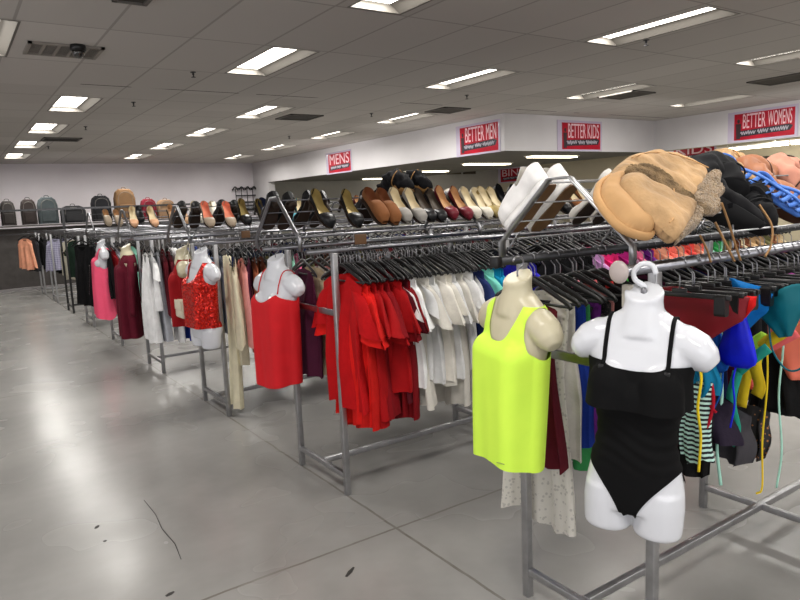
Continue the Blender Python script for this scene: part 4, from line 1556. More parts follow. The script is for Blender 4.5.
MINT = fabric((164, 214, 196), 'mint_cord')
swim('tie_string_long', MB().add(*string_g([(0, .01, .37), (.005, .01, .15), (0, 0, 0), (-.01, .006, -.1), (0, .012, -.2), (-.01, -.01, -.31)], .006)), MINT, 2.13, 1.215, .9, 'mint cord hanging left of the yellow bow')
swim('tie_string_long', MB().add(*string_g([(0, .02, .19), (0, 0, 0), (-.01, .004, -.2), (0, -.008, -.4), (-.01, .0, -.54)], .004)), MINT, 2.36, 1.13, 1.08, 'thin pale mint cord beside the yellow string')
GRN = fabric((40, 152, 130), 'sea_green_swim')
swim('bikini_wrap', MB().add(*ribbon_g(bez([(0, 0, 0), (-.02, .01, -.1), (-.01, -.004, -.2), (-.02, .01, -.26)], 16), Vector((0, 1, 0)), .035, .002)).add(*ribbon_g(bez([(0, 0, 0), (-.01, -.06, .06), (0, -.1, .1)], 12), Vector((0, .5, 1)).normalized(), .035, .002)), GRN, 2.2, 1.2, .98, 'sea green sash hanging behind the yellow bow')
COR = mottled('coral_swim', (238, 124, 100), rough=.6, amt=.08)
swim('bikini_wrap', MB().add(*ribbon_g(bez([(0, .06, -.05), (-.02, .0, .0), (-.02, -.09, .07), (-.01, -.13, .1)], 14), Vector((0, .4, 1)).normalized(), .04, .002)).add(*ribbon_g(bez([(0, .06, -.05), (-.02, .02, -.1), (-.01, -.03, -.13)], 12), Vector((0, .3, 1)).normalized(), .03, .002)), fabric((240, 110, 112), 'coral_pink_swim'), 2.33, 1.2, 1.02, 'coral pink sash tied behind the yellow bow')
swim('swim_briefs', brief_mb(.1, .24, .014, 1.2, 8), COR, 2.45, 1.13, 1.16, 'coral swim bottom at the frame edge', R(4))
hanger(2.4, 1.25, R(3), 'fifth clip hanger, holding the coral swim bottom', GR, clip=True)
PUR = fabric((190, 84, 176), 'orchid_swim')
swim('swim_vest', garment(9, L=.2, hem=.13, sh=.12, neck=.03, dip=.03, top=.0, th=.02), PUR, 2.62, 1.19, 1.3, 'orchid purple swim top behind the coral bottom')
hanger(2.62, 1.25, R(2), 'sixth clip hanger, holding the orchid purple top', GR, clip=True)
swim('swim_shorts', garment(10, L=.2, hem=.06, sh=.055, neck=.02, dip=.0, top=0., th=.02), LEOPARD, 2.36, 1.22, .83, 'black swim shorts with small orange print')
swim('swim_shorts', garment(12, L=.2, hem=.09, sh=.08, neck=.02, dip=.0, top=0., th=.03), fabric((60, 58, 62), 'charcoal_swim'), 2.22, 1.24, .86, 'charcoal swim shorts hanging behind the sea green sash')
swim('swim_shorts', garment(13, L=.17, hem=.1, sh=.09, neck=.02, dip=.0, top=0., th=.03), fabric((38, 30, 46), 'dark_plum_swim'), 2.14, 1.27, .92, 'dark plum swim shorts behind the striped top')
swim('swim_vest', garment(14, L=.3, hem=.12, sh=.1, neck=.02, dip=.0, top=0., th=.03), BLACK, 2.5, 1.2, 1.08, 'black swim top behind the coral sash')
for k in range(9):
    x = 1.97 + .09 * k + .03 * (k % 2)
    hanger(x + .04, 1.25, R((-1) ** k * 8), 'bare clip hanger among the swimwear, %s from the aisle' % ordn(k + 1), GR, clip=True)
for k in range(6):
    hanger(2.7 + .07 * k, 1.25, R((-1) ** k * 8), 'bare clip hanger beyond the swimwear, %s from the orchid top' % ordn(k + 1), GR, clip=True)

# small coloured size markers on the back rail hangers of the nearest rack
for k, (x, c, w) in enumerate(((2.03, (232, 130, 150), 'pink'), (2.12, (238, 110, 110), 'coral'), (2.3, (60, 196, 50), 'green'), (2.2, (220, 40, 30), 'red'))):
    o = put('size_marker', MB().add(*box_g((0, 0, 0), (.012, .04, .022), .004)), plain('marker_' + w, c, .4), None, TR(x, YN[1] + DY - .06 - .01 * k, ZR - .115 - .006 * k, .1, R(-18)))
    tag(o, 'small %s plastic size marker clipped on a black hanger' % w, 'size marker', 'size markers')
# brown size tags hanging from the second rack's rails
for x, y, z, w in ((1.86, YN[2] - .035, 1.425, 'front rail of the second rack'), (1.95, YN[3] - .035, 1.425, 'front rail of the third rack')):
    o = put('price_tag', MB().add(*box_g((0, 0, 0), (.07, .008, .055), .003)), mottled('brown_card', (88, 62, 40), rough=.6), None, TR(x, y, z, R(-8)))
    tag(o, 'brown wooden size block on the %s' % w, 'size block')
o = put('paper_tag', MB().add(*box_g((0, 0, 0), (.003, .035, .04))), plain('white_paper', (232, 228, 224), .7), None, TR(1.725, 3.18, 1.165, .1, R(12)))
tag(o, 'small white price tag stuck on the first red top', 'price tag')


# ------------------------------------------------------------------ shoes
SH = {}


def shoe_parts(kind):
    if kind in SH:
        return SH[kind]
    L = .245
    P = {
        'pump': dict(w=[.024, .03, .027, .036, .04, .031, .01], h=[.062, .05, .026, .022, .026, .026, .012], dome=.64, hd=.022, heel=.075, hr=(.009, .016), sole=.006),
        'block': dict(w=[.026, .031, .028, .036, .04, .033, .014], h=[.055, .048, .028, .024, .026, .026, .014], dome=.6, hd=.02, heel=.06, hr=(.02, .025), sole=.008),
        'loafer': dict(w=[.027, .033, .031, .038, .042, .036, .018], h=[.06, .055, .045, .045, .04, .034, .02], dome=.42, hd=.025, heel=.018, hr=(.026, .03), sole=.009),
        'flat': dict(w=[.025, .031, .028, .036, .04, .034, .016], h=[.048, .04, .026, .022, .024, .024, .013], dome=.66, hd=.018, heel=.008, hr=(.024, .028), sole=.006),
        'sneaker': dict(w=[.03, .036, .034, .042, .047, .041, .022], h=[.078, .07, .06, .055, .045, .038, .024], dome=.4, hd=.03, heel=.0, hr=(.03, .03), sole=.026),
    }[kind]
    ts = [0, .12, .38, .6, .76, .92, 1.0]
    n = 32
    ni = 17
    up_, ins, sole = [], [], []
    dome_r = []
    st = P['sole']
    for j in range(n + 1):
        t = j / n
        w = interp(t, ts, P['w'])
        h = interp(t, ts, P['h'])
        x = t * L - .0
        # round the heel
        if t < .1:
            w *= math.sqrt(max(.06, 1 - ((.1 - t) / .1) ** 2))
        up_.append([(x, w * math.cos(PI * i / (ni - 1)), st + h * (1 - math.sin(PI * i / (ni - 1)) ** .45)) for i in range(ni)])
        ins.append([(x, (w - .002) * math.cos(PI * i / (ni - 1)), st + .003 + (h - .003) * (1 - math.sin(PI * i / (ni - 1)) ** .45)) for i in range(ni)])
        sole.append([(x - .001, (w + .002) * math.cos(2 * PI * i / 20) if True else 0, st * (1 if math.sin(2 * PI * i / 20) > 0 else 0)) for i in range(20)])
        if t >= P['dome'] - 1e-6:
            hd = P['hd'] * (1 if kind in ('loafer', 'sneaker') else 1) * math.sqrt(max(.02, 1 - max(0, (t - .8) / .2) ** 2))
            lip = .4 + .6 * min(1, (t - P['dome']) / .15) if kind != 'sneaker' else 1
            dome_r.append([(x, w * math.cos(PI * i / (ni - 1)), st + h + hd * lip * math.sin(PI * i / (ni - 1)) ** .8) for i in range(ni)])
    upm = MB().add(*loft_g(up_, False)).add(*loft_g(dome_r, False))
    # rear wall
    upm.add(*([up_[0]] and (up_[0], [tuple(range(ni))])))
    insm = MB().add(*loft_g([r for j, r in enumerate(ins) if j / n < P['dome'] + .18], False))
    som = MB().add(*loft_g(sole, True, True, True))
    if P['heel'] > 0:
        hb, ht = P['hr']
        som.add(*loft_g([[(.02 + (ht if z == 0 else hb) * 1.0 * math.cos(2 * PI * i / 14) + (.0 if z == 0 else .004), (ht if z == 0 else hb) * math.sin(2 * PI * i / 14), z) for i in range(14)] for z in (0, -P['heel'] * .5, -P['heel'])], True, True, True))
    parts = {'upper': slotted(upm.mesh(kind)), 'insole': slotted(insm.mesh('insole')), 'sole': slotted(som.mesh('sole'))}
    if kind == 'sneaker':
        lm = MB()
        for k in range(5):
            x = L * (.44 + .07 * k)
            zt = .026 + .046 + .028
            lm.add(*tube_g([(x, -.024, zt - .008), (x + .008, 0, zt + .002 - .002 * k), (x, .024, zt - .008)], .003, 6))
        parts['laces'] = slotted(lm.mesh('laces'))
        tg = MB().add(*loft_g([[(L * (.2 + .25 * v), .024 * math.cos(PI * i / 8), .026 + .07 + .03 * (1 - v) + .008 * math.sin(PI * i / 8)) for i in range(9)] for v in (0, .5, 1)], False))
        parts['tongue'] = slotted(tg.mesh('tongue'))
    SH[kind] = parts
    return parts


def shoe(kind, M, mats, lb, group, mirror=False):
    p = shoe_parts(kind)
    nm = {'pump': 'pump_shoe', 'block': 'block_heel_shoe', 'loafer': 'loafer', 'flat': 'flat_shoe', 'sneaker': 'sneaker'}[kind]
    o = inst(nm, p['upper'], mats[0], M, lb, 'shoe', group)
    for k in ('insole', 'sole', 'laces', 'tongue'):
        if k not in p:
            continue
        c = bpy.data.objects.new(k, p[k])
        COL.objects.link(c)
        c.material_slots[0].link = 'OBJECT'
        c.material_slots[0].material = mats[1] if k == 'insole' else (mats[2] if k == 'sole' else mats[0] if k == 'tongue' else (mats[3] if len(mats) > 3 else mats[0]))
        c.parent = o
    return o


def pair(kind, i, x, mats, desc, where, side=-1, gap=.085, v=.93, rz=0., lift=.012):
    r = random.Random(int(x * 1000) + i)
    for k, w in ((0, 'nearer the aisle'), (1, 'farther from the aisle')):
        M = slope_M(i, x + k * gap, side, v - .03 * k, rz + r.uniform(-.08, .08), lift)
        shoe(kind, M @ Matrix.Scale(1.04, 4), mats, '%s on %s, %s' % (desc, where, w), 'shoes on the ' + where)


LE = lambda n, c, rough=.4: mottled(n, c, rough=rough, amt=.1, scale=20)
BLK, GOLD, TANI = LE('black_leather', (20, 20, 22), .35), mottled('gold_lining', (150, 132, 84), rough=.4, amt=.12, metal=.3), LE('tan_insole', (188, 146, 104), .6)
BRN, SOLE, GRYS = LE('brown_suede', (122, 76, 42), .9), LE('dark_sole', (46, 34, 26), .6), LE('grey_suede', (142, 138, 132), .85)
MRN, NAVYS, CRM = LE('maroon_leather', (104, 26, 38), .4), LE('navy_suede', (34, 40, 66), .7), LE('cream_insole', (206, 192, 160), .6)
PINKI, TAUPE, SILV = LE('salmon_insole', (226, 140, 112), .6), LE('taupe_leather', (158, 142, 122), .5), LE('bone_leather', (196, 190, 176), .4)
S2 = 'second rack shoe shelf'
pair('pump', 2, 1.72, (BLK, GOLD, SOLE), 'black pump with gold lining', S2, gap=.19)
pair('loafer', 2, 2.06, (BRN, LE('brown_insole', (112, 64, 36), .7), SOLE), 'brown suede loafer', S2, gap=.085)
pair('block', 2, 2.24, (GRYS, CRM, SOLE), 'grey suede open heel', S2, gap=.1)
pair('flat', 2, 2.42, (BLK, LE('dark_insole', (70, 60, 50), .6), SOLE), 'black flat shoe', S2, gap=.09)
pair('pump', 2, 2.58, (MRN, TANI, SOLE), 'maroon pump with tan insole', S2, gap=.11)
pair('flat', 2, 2.79, (SILV, CRM, SOLE), 'bone coloured flat shoe', S2, gap=.085)
pair('flat', 2, 2.93, (GOLD, CRM, SOLE), 'gold flat shoe', S2, gap=.08)
pair('pump', 2, 3.08, (BLK, BLK, SOLE), 'all-black high shoe', S2, gap=.12)
pair('flat', 2, 3.3, (TAUPE, CRM, SOLE), 'beige flat shoe', S2, gap=.09)
pair('pump', 2, 3.5, (BLK, TANI, SOLE), 'black pump with tan insole', S2, gap=.1)
pair('block', 2, 3.75, (BRN, CRM, SOLE), 'brown block-heeled shoe', S2, gap=.1)
B2 = 'far slope of the second rack shelf'
pair('loafer', 2, 1.58, (BLK, BLK, SOLE), 'black loafer', B2, side=1, gap=.1)
pair('pump', 2, 1.8, (BLK, BLK, SOLE), 'plain black pump', B2, side=1, gap=.1)
pair('loafer', 2, 2.2, (BLK, TANI, SOLE), 'black tan-lined loafer', B2, side=1, gap=.1)
pair('flat', 2, 2.75, (SILV, CRM, SOLE), 'pale grey flat', B2, side=1, gap=.1)
S3 = 'third rack shoe shelf'
pair('flat', 3, 1.72, (TAUPE, PINKI, SOLE), 'taupe slip-on with salmon insole', S3, gap=.17)
pair('pump', 3, 2.02, (BLK, GOLD, SOLE), 'black pump with brass lining', S3, gap=.14)
pair('loafer', 3, 2.2, (NAVYS, NAVYS, SOLE), 'navy suede loafer', S3, gap=.1)
pair('flat', 3, 2.42, (LE('turquoise_leather', (40, 140, 160)), CRM, SOLE), 'turquoise flat shoe', S3, gap=.1)
pair('loafer', 3, 2.65, (BLK, BLK, SOLE), 'black loafer', S3, gap=.1)
pair('pump', 3, 3.0, (MRN, TANI, SOLE), 'wine pump', S3, gap=.1)
pair('loafer', 3, 3.4, (BLK, BLK, SOLE), 'large black loafer', S3, gap=.1)
pair('loafer', 3, 1.62, (BLK, BLK, SOLE), 'black shoe', 'far slope of the third rack shelf', side=1, gap=.11)
pair('loafer', 3, 1.95, (BLK, BLK, SOLE), 'dark work shoe', 'far slope of the third rack shelf', side=1, gap=.11)
S4 = 'fourth rack shoe shelf'
WHT = LE('off_white_leather', (206, 200, 186), .5)
pair('pump', 4, 1.6, (LE('nude_leather', (196, 152, 118)), CRM, SOLE), 'nude pump', S4, gap=.17)
pair('loafer', 4, 1.98, (LE('sand_suede', (172, 138, 106), .8), TANI, SOLE), 'sand suede loafer', S4, gap=.1)
pair('sneaker', 4, 2.22, (WHT, CRM, WHT), 'off-white sneaker', S4, gap=.19)
pair('loafer', 4, 2.62, (BLK, BLK, SOLE), 'black loafer', S4, gap=.11)
S5 = 'fifth rack shoe shelf'
pair('loafer', 5, 1.7, (TAUPE, TANI, SOLE), 'taupe loafer', S5, gap=.12)
pair('sneaker', 5, 2.1, (BLK, BLK, SOLE), 'black sneaker', S5, gap=.13)
pair('loafer', 5, 2.5, (BLK, BLK, SOLE), 'black dress shoe', S5, gap=.12)
# white sneakers on the far slope of the nearest shelf, soles to the camera
GUM = LE('gum_sole', (112, 84, 58), .6)
WSN = LE('white_leather', (232, 230, 228), .4)
for k, w in ((0, 'nearer the aisle'), (1, 'farther from the aisle')):
    M = slope_M(1, 1.77 + .12 * k, 1, .9 - .02 * k, .05, .006) @ Matrix.Scale(1.04, 4)
    o = shoe('sneaker', M, (WSN, CRM, WSN, WSN), 'white sneaker with brown sole on the far slope, %s' % w, 'white sneakers on the nearest shelf')
    osl = MB()
    pr = [(0, .02), (.02, .03), (.06, .032), (.1, .03), (.15, .036), (.19, .041), (.22, .036), (.238, .022)]
    osl.add(*prism_g([(x, y) for x, y in pr] + [(x, -y) for x, y in pr[::-1]], -.004, .001, 'z'), smooth=False)
    put('outsole', osl, GUM, o)
pair('flat', 1, 2.12, (LE('white_patent', (224, 220, 214)), CRM, SOLE), 'white flat shoe', 'far slope of the nearest shelf', side=1, gap=.1)
pair('loafer', 1, 2.36, (BLK, BLK, SOLE), 'black loafer', 'far slope of the nearest shelf', side=1, gap=.11)

# ------------------------------------------------------------------ boots
SUEDE = mottled('tan_shearling_suede', (172, 140, 102), rough=.95, amt=.3, scale=11, bump=.5, bscale=50, sheen=.1, spec=.1)
SUEDE_D = mottled('tan_boot_sole', (190, 148, 100), rough=.8, amt=.1, scale=12)
FUR = mottled('grey_brown_fur', (142, 120, 92), rough=1., amt=.35, scale=45, bump=1., bscale=160, sheen=.3)


def tall_boot(path, rs, r2s, lb, group, mat, solemat, furmat=None, laces=False, nrm=(0, -.6, .8), name='tall_boot', sole_side=None, seam=True):
    """boot lying on its side: path runs cuff -> ankle -> toe"""
    pts = bez(path, 60)
    m = len(pts)
    rd = [math.sqrt(max(.02, 1 - max(0, (k / (m - 1) - .86) / .14) ** 2)) for k in range(m)]
    ra = [rd[k] * interp(k / (m - 1), np.linspace(0, 1, len(rs)), rs) for k in range(m)]
    rb = [rd[k] * interp(k / (m - 1), np.linspace(0, 1, len(r2s)), r2s) for k in range(m)]
    r = random.Random(len(lb))
    vs, fs = tube_g(pts, ra, 28, rb, nrm)
    ph = r.uniform(0, 6)
    c = Vector((0, 0, 0))
    out = []
    for k, p in enumerate(vs):
        j = k // 28
        a = k % 28
        q = (.007 * math.sin(j * .4 + 2.2 * math.sin(a * .45 + ph)) + .004 * math.sin(j * .9 + a * .9)) * (1 if j < m * .8 else .25)
        cen = pts[min(j, m - 1)]
        dv = (p - cen)
        out.append(cen + dv * (1 + q / max(dv.length, .01)))
    o = put(name, MB().add(out, fs), mat)
    tag(o, lb, 'boot', group)
    if furmat:
        t0_ = (pts[1] - pts[0]).normalized()
        n_ = Vector(nrm)
        n_ = (n_ - t0_ * n_.dot(t0_)).normalized()
        w_ = t0_.cross(n_)
        ring = [pts[0] + w_ * ra[0] * .98 * math.cos(2 * PI * k / 40) + n_ * rb[0] * .98 * math.sin(2 * PI * k / 40) for k in range(40)]
        fv, ff = tube_g(ring, .012, 10, closed=True)
        fv = [p + Vector((r.uniform(-1, 1), r.uniform(-1, 1), r.uniform(-1, 1))) * .0055 for p in fv]
        # the closing ring repeats the first one
        for k in range(10):
            fv[-10 + k] = fv[k]
        put('fur_cuff', MB().add(fv, ff), furmat, o)
        inn = [pts[2] + w_ * ra[0] * .9 * math.cos(2 * PI * k / 24) + n_ * rb[0] * .9 * math.sin(2 * PI * k / 24) - t0_ * .02 for k in range(24)]
        put('lining', MB().add(inn, [tuple(range(24))]), mottled('dark_fur', (70, 56, 42), rough=1, amt=.3, scale=60), o)
    # stitched seams round the shaft and over the foot
    for fq in (.16, .62):
        k = int(m * fq)
        t = (pts[k + 1] - pts[k - 1]).normalized()
        n_ = Vector(nrm)
        n_ = (n_ - t * n_.dot(t)).normalized()
        w_ = t.cross(n_)
        put('stitched_seam', MB().add(*tube_g([pts[k] + w_ * (ra[k] + .004) * math.cos(2 * PI * q / 32) + n_ * (rb[k] + .004) * math.sin(2 * PI * q / 32) for q in range(32)], .0035, 6, closed=True)), solemat, o)
    # sole: a strip following the ankle-to-toe run
    a0 = int(m * .66)
    sp = []
    wd = []
    sd = Vector(sole_side) if sole_side else Vector((-1, 0, 0))
    for k in range(a0, m):
        t = (pts[min(k + 1, m - 1)] - pts[max(k - 1, 0)]).normalized()
        s_ = (sd - t * sd.dot(t)).normalized()
        sp.append(pts[k] + s_ * ra[k] * .96)
        wd.append(max(.012, rb[k] * 1.9))
    lat = Vector(nrm)
    v2, f2 = ribbon_g(sp, lat, wd, .01)
    put('sole', MB().add(v2, f2), solemat, o)
    return o


GB = 'tan shearling boots on the nearest shelf'
N_SL = Vector((0, -.67, .742)).normalized()
U_SL = Vector((1, 0, 0))
V_SL = N_SL.cross(U_SL)


def poly_dist(px, py, P):
    """signed distance to a closed polygon, positive inside"""
    best, ins = 1e9, False
    n = len(P)
    for k in range(n):
        ax, ay = P[k]
        bx, by = P[(k + 1) % n]
        dx, dy = bx - ax, by - ay
        t = max(0, min(1, ((px - ax) * dx + (py - ay) * dy) / (dx * dx + dy * dy + 1e-12)))
        best = min(best, math.hypot(px - ax - t * dx, py - ay - t * dy))
        if (ay > py) != (by > py) and px < (bx - ax) * (py - ay) / (by - ay) + ax:
            ins = not ins
    return best if ins else -best


def pillow(P, off, top, bot, rim=.035, step=.006, wr=.004, seed=1, fur=0.):
    """soft leather piece lying on the slope: outline P (along the shelf, up the slope), puffed up"""
    r = random.Random(seed)
    # round the outline a little
    Q = [Vector((x, y, 0)) for x, y in P]
    Q = bez(Q + [Q[0]], len(P) * 4)[:-1]
    P = [(q.x, q.y) for q in Q]
    ph = [r.uniform(0, 6) for _ in range(6)]
    x0, x1 = min(p[0] for p in P) - step, max(p[0] for p in P) + step
    y0, y1 = min(p[1] for p in P) - step, max(p[1] for p in P) + step
    nx, ny = int((x1 - x0) / step) + 1, int((y1 - y0) / step) + 1
    f, hs, xy = [], [], []
    for j in range(ny + 1):
        for i in range(nx + 1):
            x, y = x0 + i * step, y0 + j * step
            d = poly_dist(x, y, P)
            u = min(1, max(0, d) / rim)
            h = math.sqrt(max(0, 1 - (1 - u) ** 2))
            w = wr * h * (math.sin(38 * x + 17 * y + ph[0]) + math.sin(-21 * x + 46 * y + ph[1] + 2 * math.sin(19 * x)) + .6 * math.sin(70 * x + 60 * y + ph[2]))
            if fur:
                w += r.uniform(-fur, fur)
            f.append(d)
            hs.append((h, w))
            xy.append((x, y))
    fs = [(j * (nx + 1) + i, j * (nx + 1) + i + 1, (j + 1) * (nx + 1) + i + 1, (j + 1) * (nx + 1) + i) for j in range(ny) for i in range(nx)]
    o = Vector((2.0, 1.36, 1.60)) + N_SL * off
    mb = MB()
    for sg, t in ((1, top), (-1, bot)):
        cv, cf = clip_mesh([(x, y, h, w) for (x, y), (h, w) in zip(xy, hs)], fs, f)
        out = []
        for x, y, h, w in cv:
            if poly_dist(x, y, P) < .0009:
                h = w = 0
            out.append(tuple(o + U_SL * x + V_SL * y + N_SL * (sg * h * t + w)))
        mb.add(out, cf)
    return mb


def on_slope(P, off, lift=0.):
    o = Vector((2.0, 1.36, 1.60)) + N_SL * (off + lift)
    return [o + U_SL * x + V_SL * y for x, y in P]


bB = put('tall_boot', pillow([(-.249, .101), (-.117, .17), (.009, .217), (.155, .235), (.26, .215), (.332, .161), (.345, .1), (.267, .03), (.123, -.045), (.05, -.05), (.0, .0), (-.06, .04), (-.138, .06), (-.24, .04)], .0, .055, .045, rim=.06, seed=2), SUEDE)
tag(bB, 'upper tan shearling boot lying along the shelf ridge', 'boot', GB)
put('fur_cuff', pillow([(.05, -.06), (.157, .01), (.274, .066), (.345, .085), (.365, .055), (.315, .015), (.29, -.03), (.2, -.07), (.15, -.125), (.06, -.14), (.03, -.11)], .034, .022, .02, rim=.02, step=.005, wr=.003, fur=.005), FUR, bB)
put('fur_trim', pillow([(-.216, .074), (-.154, .115), (-.067, .125), (-.019, .092), (.007, .04), (.021, -.023), (.027, -.069), (.002, -.097), (-.036, -.073), (-.066, -.027), (-.096, .019), (-.149, .043)], .042, .02, .02, rim=.02, step=.005, wr=.003, fur=.004), mottled('dark_shearling', (120, 98, 70), rough=1., amt=.45, scale=22, bump=1., bscale=140), bB)
put('topstitch', MB().add(*tube_g([p for p in bez(on_slope([(-.1, .15), (.02, .18), (.15, .18), (.25, .14), (.31, .09)], .056), 24)], .0025, 5)), SUEDE_D, bB)
bA = put('tall_boot', pillow([(-.329, -.001), (-.261, .041), (-.206, .029), (-.159, -.028), (-.103, -.091), (-.062, -.136), (-.105, -.168), (-.225, -.232), (-.295, -.262), (-.315, -.237), (-.324, -.186), (-.345, -.139), (-.346, -.077)], .062, .042, .04, rim=.05, seed=4, wr=.003), SUEDE)
tag(bA, 'lower tan shearling boot lying across the front slope, cuff hanging down', 'boot', GB)
put('fur_cuff', pillow([(-.072, -.125), (-.04, -.14), (-.075, -.185), (-.14, -.218), (-.237, -.252), (-.305, -.272), (-.25, -.228), (-.155, -.18)], .06, .026, .026, rim=.02, step=.005, wr=.003, fur=.005), FUR, bA)
put('foot', pillow([(-.388, .004), (-.332, .048), (-.257, .081), (-.2, .075), (-.27, .02), (-.3, -.03), (-.31, -.08), (-.308, -.13), (-.3, -.178), (-.338, -.196), (-.394, -.18), (-.426, -.143), (-.425, -.078), (-.413, -.029)], .03, .045, .04, rim=.045, seed=6, wr=.002), mottled('tan_boot_foot', (186, 146, 100), rough=.8, amt=.16, scale=9), bA)
put('sole_edge', MB().add(*tube_g(bez(on_slope([(-.25, .085), (-.335, .052), (-.392, .006), (-.418, -.03), (-.431, -.08), (-.431, -.146), (-.398, -.185), (-.34, -.202), (-.298, -.183)], .024), 40), .011, 8, .016, tuple(N_SL))), SUEDE_D, bA)
SHR = Matrix.Translation((.02, 0, -.014)) @ Matrix.Translation((2.0, 1.38, 1.61)) @ Matrix.Scale(.94, 4) @ Matrix.Translation((-2.0, -1.38, -1.61))
bA.matrix_world = SHR
bB.matrix_world = SHR
put('cuff_seam', MB().add(*tube_g(bez(on_slope([(-.135, -.07), (-.2, -.135), (-.28, -.2), (-.325, -.222)], .098), 20), .0025, 5)), SUEDE_D, bA)
CORD = fabric((140, 106, 70), 'leather_cord')
put('lace', MB().add(*string_g([(2.13, 1.23, 1.57), (2.16, 1.22, 1.5), (2.19, 1.21, 1.42), (2.21, 1.2, 1.36)], .0045)), CORD, bB)
put('lace', MB().add(*string_g([(2.16, 1.27, 1.5), (2.15, 1.22, 1.42), (2.17, 1.2, 1.36)], .0045)), CORD, bA)
put('lace', MB().add(*string_g([(2.05, 1.26, 1.46), (2.03, 1.22, 1.41), (2.02, 1.2, 1.37)], .004)), CORD, bA)
put('lace', MB().add(*string_g([(2.52, 1.3, 1.55), (2.5, 1.24, 1.47), (2.44, 1.21, 1.4), (2.38, 1.2, 1.36)], .0045)), CORD, bB)
tall_boot([(2.5, 1.42, 1.6), (2.56, 1.48, 1.67), (2.44, 1.5, 1.68), (2.36, 1.44, 1.62), (2.4, 1.36, 1.55), (2.5, 1.28, 1.475)], [.07, .075, .07, .065, .05, .03], [.06, .06, .06, .055, .05, .03], 'black suede boot lying beside the tan boots', 'dark boots on the nearest shelf', LE('black_suede', (13, 13, 16), .95), LE('black_sole', (16, 16, 18), .8), name='ankle_boot', sole_side=(-.6, 0, -.4))
tall_boot([(2.62, 1.4, 1.56), (2.66, 1.42, 1.585), (2.62, 1.38, 1.53), (2.6, 1.34, 1.5), (2.62, 1.3, 1.45)], [.07, .075, .06, .055, .03], [.05, .055, .05, .05, .03], 'second black suede boot, partly under the blue sandals', 'dark boots on the nearest shelf', LE('black_suede', (13, 13, 16), .95), LE('black_sole', (16, 16, 18), .8), name='ankle_boot', sole_side=(-.6, 0, -.4))
BRL = mottled('brown_leather_boot', (150, 98, 68), rough=.55, amt=.15, scale=10)
tall_boot([(3.1, 1.6, 1.66), (2.98, 1.58, 1.68), (2.9, 1.56, 1.675), (2.9, 1.5, 1.62), (2.98, 1.4, 1.53), (3.08, 1.33, 1.46)], [.06, .068, .068, .064, .05, .03], [.055, .058, .058, .055, .05, .03], 'brown leather boot behind the blue sandals', 'brown boots on the nearest shelf', BRL, LE('brown_boot_sole', (92, 58, 40)), name='ankle_boot', sole_side=(-.7, 0, -.3))
tall_boot([(2.98, 1.66, 1.72), (2.88, 1.65, 1.73), (2.8, 1.63, 1.715), (2.8, 1.57, 1.665), (2.86, 1.5, 1.6), (2.94, 1.43, 1.54)], [.045, .05, .05, .046, .04, .026], [.04, .045, .045, .045, .04, .026], 'tan moccasin boot at the ridge behind the blue sandals', 'brown boots on the nearest shelf', SUEDE, SUEDE_D, name='ankle_boot', sole_side=(-.7, 0, -.3))
tall_boot([(3.4, 1.6, 1.66), (3.28, 1.6, 1.69), (3.2, 1.58, 1.68), (3.2, 1.5, 1.62), (3.26, 1.42, 1.55), (3.36, 1.34, 1.47)], [.06, .066, .066, .06, .05, .03], [.055, .058, .058, .055, .05, .03], 'dusty pink boot at the frame edge beyond the brown boot', 'brown boots on the nearest shelf', LE('dusty_pink_suede', (190, 132, 112), .8), SOLE, name='ankle_boot', sole_side=(-.7, 0, -.3))
# blue strappy sandals
BLU = mottled('cornflower_straps', (66, 112, 190), rough=.6, amt=.12, scale=30)
for k, (x, v, lb) in enumerate(((2.66, .74, 'blue strappy gladiator sandal nearer the tan boots'), (2.8, .42, 'blue strappy gladiator sandal running out of the frame'))):
    M = slope_M(1, x, -1, v, .75 if k else .55, .03)
    o = put('strappy_sandal', MB().add(*prism_g([(0, .02), (.05, .03), (.12, .028), (.18, .038), (.23, .03), (.25, .0), (.23, -.03), (.18, -.036), (.12, -.026), (.05, -.028), (0, -.02)], -.008, .004, 'z')), BLU, None, M)
    tag(o, lb, 'sandal', 'blue sandals on the nearest shelf')
    for q in range(8):
        xx = -.02 + .034 * q
        h = .03 + .004 * (q % 3)
        put('strap', MB().add(*ribbon_g(bez([(xx, .045 + .012 * (q % 2), h * .6), (xx + .008, .03, h), (xx + .012, 0, h + .006), (xx + .004, -.03, h * .9), (xx - .012, -.05 - .014 * (q % 2), h * .7)], 14), Vector((1, 0, 0)), .017, .003)), BLU, o)
    put('spine_strap', MB().add(*ribbon_g(bez([(-.06, .0, .03), (.02, .004, .045), (.1, 0, .045), (.2, 0, .04), (.25, 0, .01)], 20), Vector((0, 1, 0)), .02, .003)), BLU, o)
    put('ankle_strap', MB().add(*ribbon_g(bez([(-.06, 0, .03), (-.1, .04, .035), (-.14, .02, .03), (-.12, -.04, .04), (-.05, -.03, .04)], 20), Vector((0, 0, 1)), .018, .003)), BLU, o)
# black boots poking over the ridge of the second shelf
for k, x in enumerate((2.32, 2.46)):
    ym = YN[2] + DY / 2
    tall_boot([(x, ym + .16, 1.66), (x + .01, ym + .1, 1.72), (x + .02, ym + .05, 1.765), (x + .05, ym, 1.745), (x + .1, ym - .06, 1.69)], [.05, .056, .06, .05, .028], [.05, .052, .05, .045, .03], 'black suede boot standing over the second shelf ridge, %s one' % ('nearer' if k == 0 else 'farther'), 'black boots over the second shelf', LE('black_suede', (18, 18, 22), .9), LE('gum_edge', (150, 112, 66)), name='ankle_boot', sole_side=(0, -.3, -1))

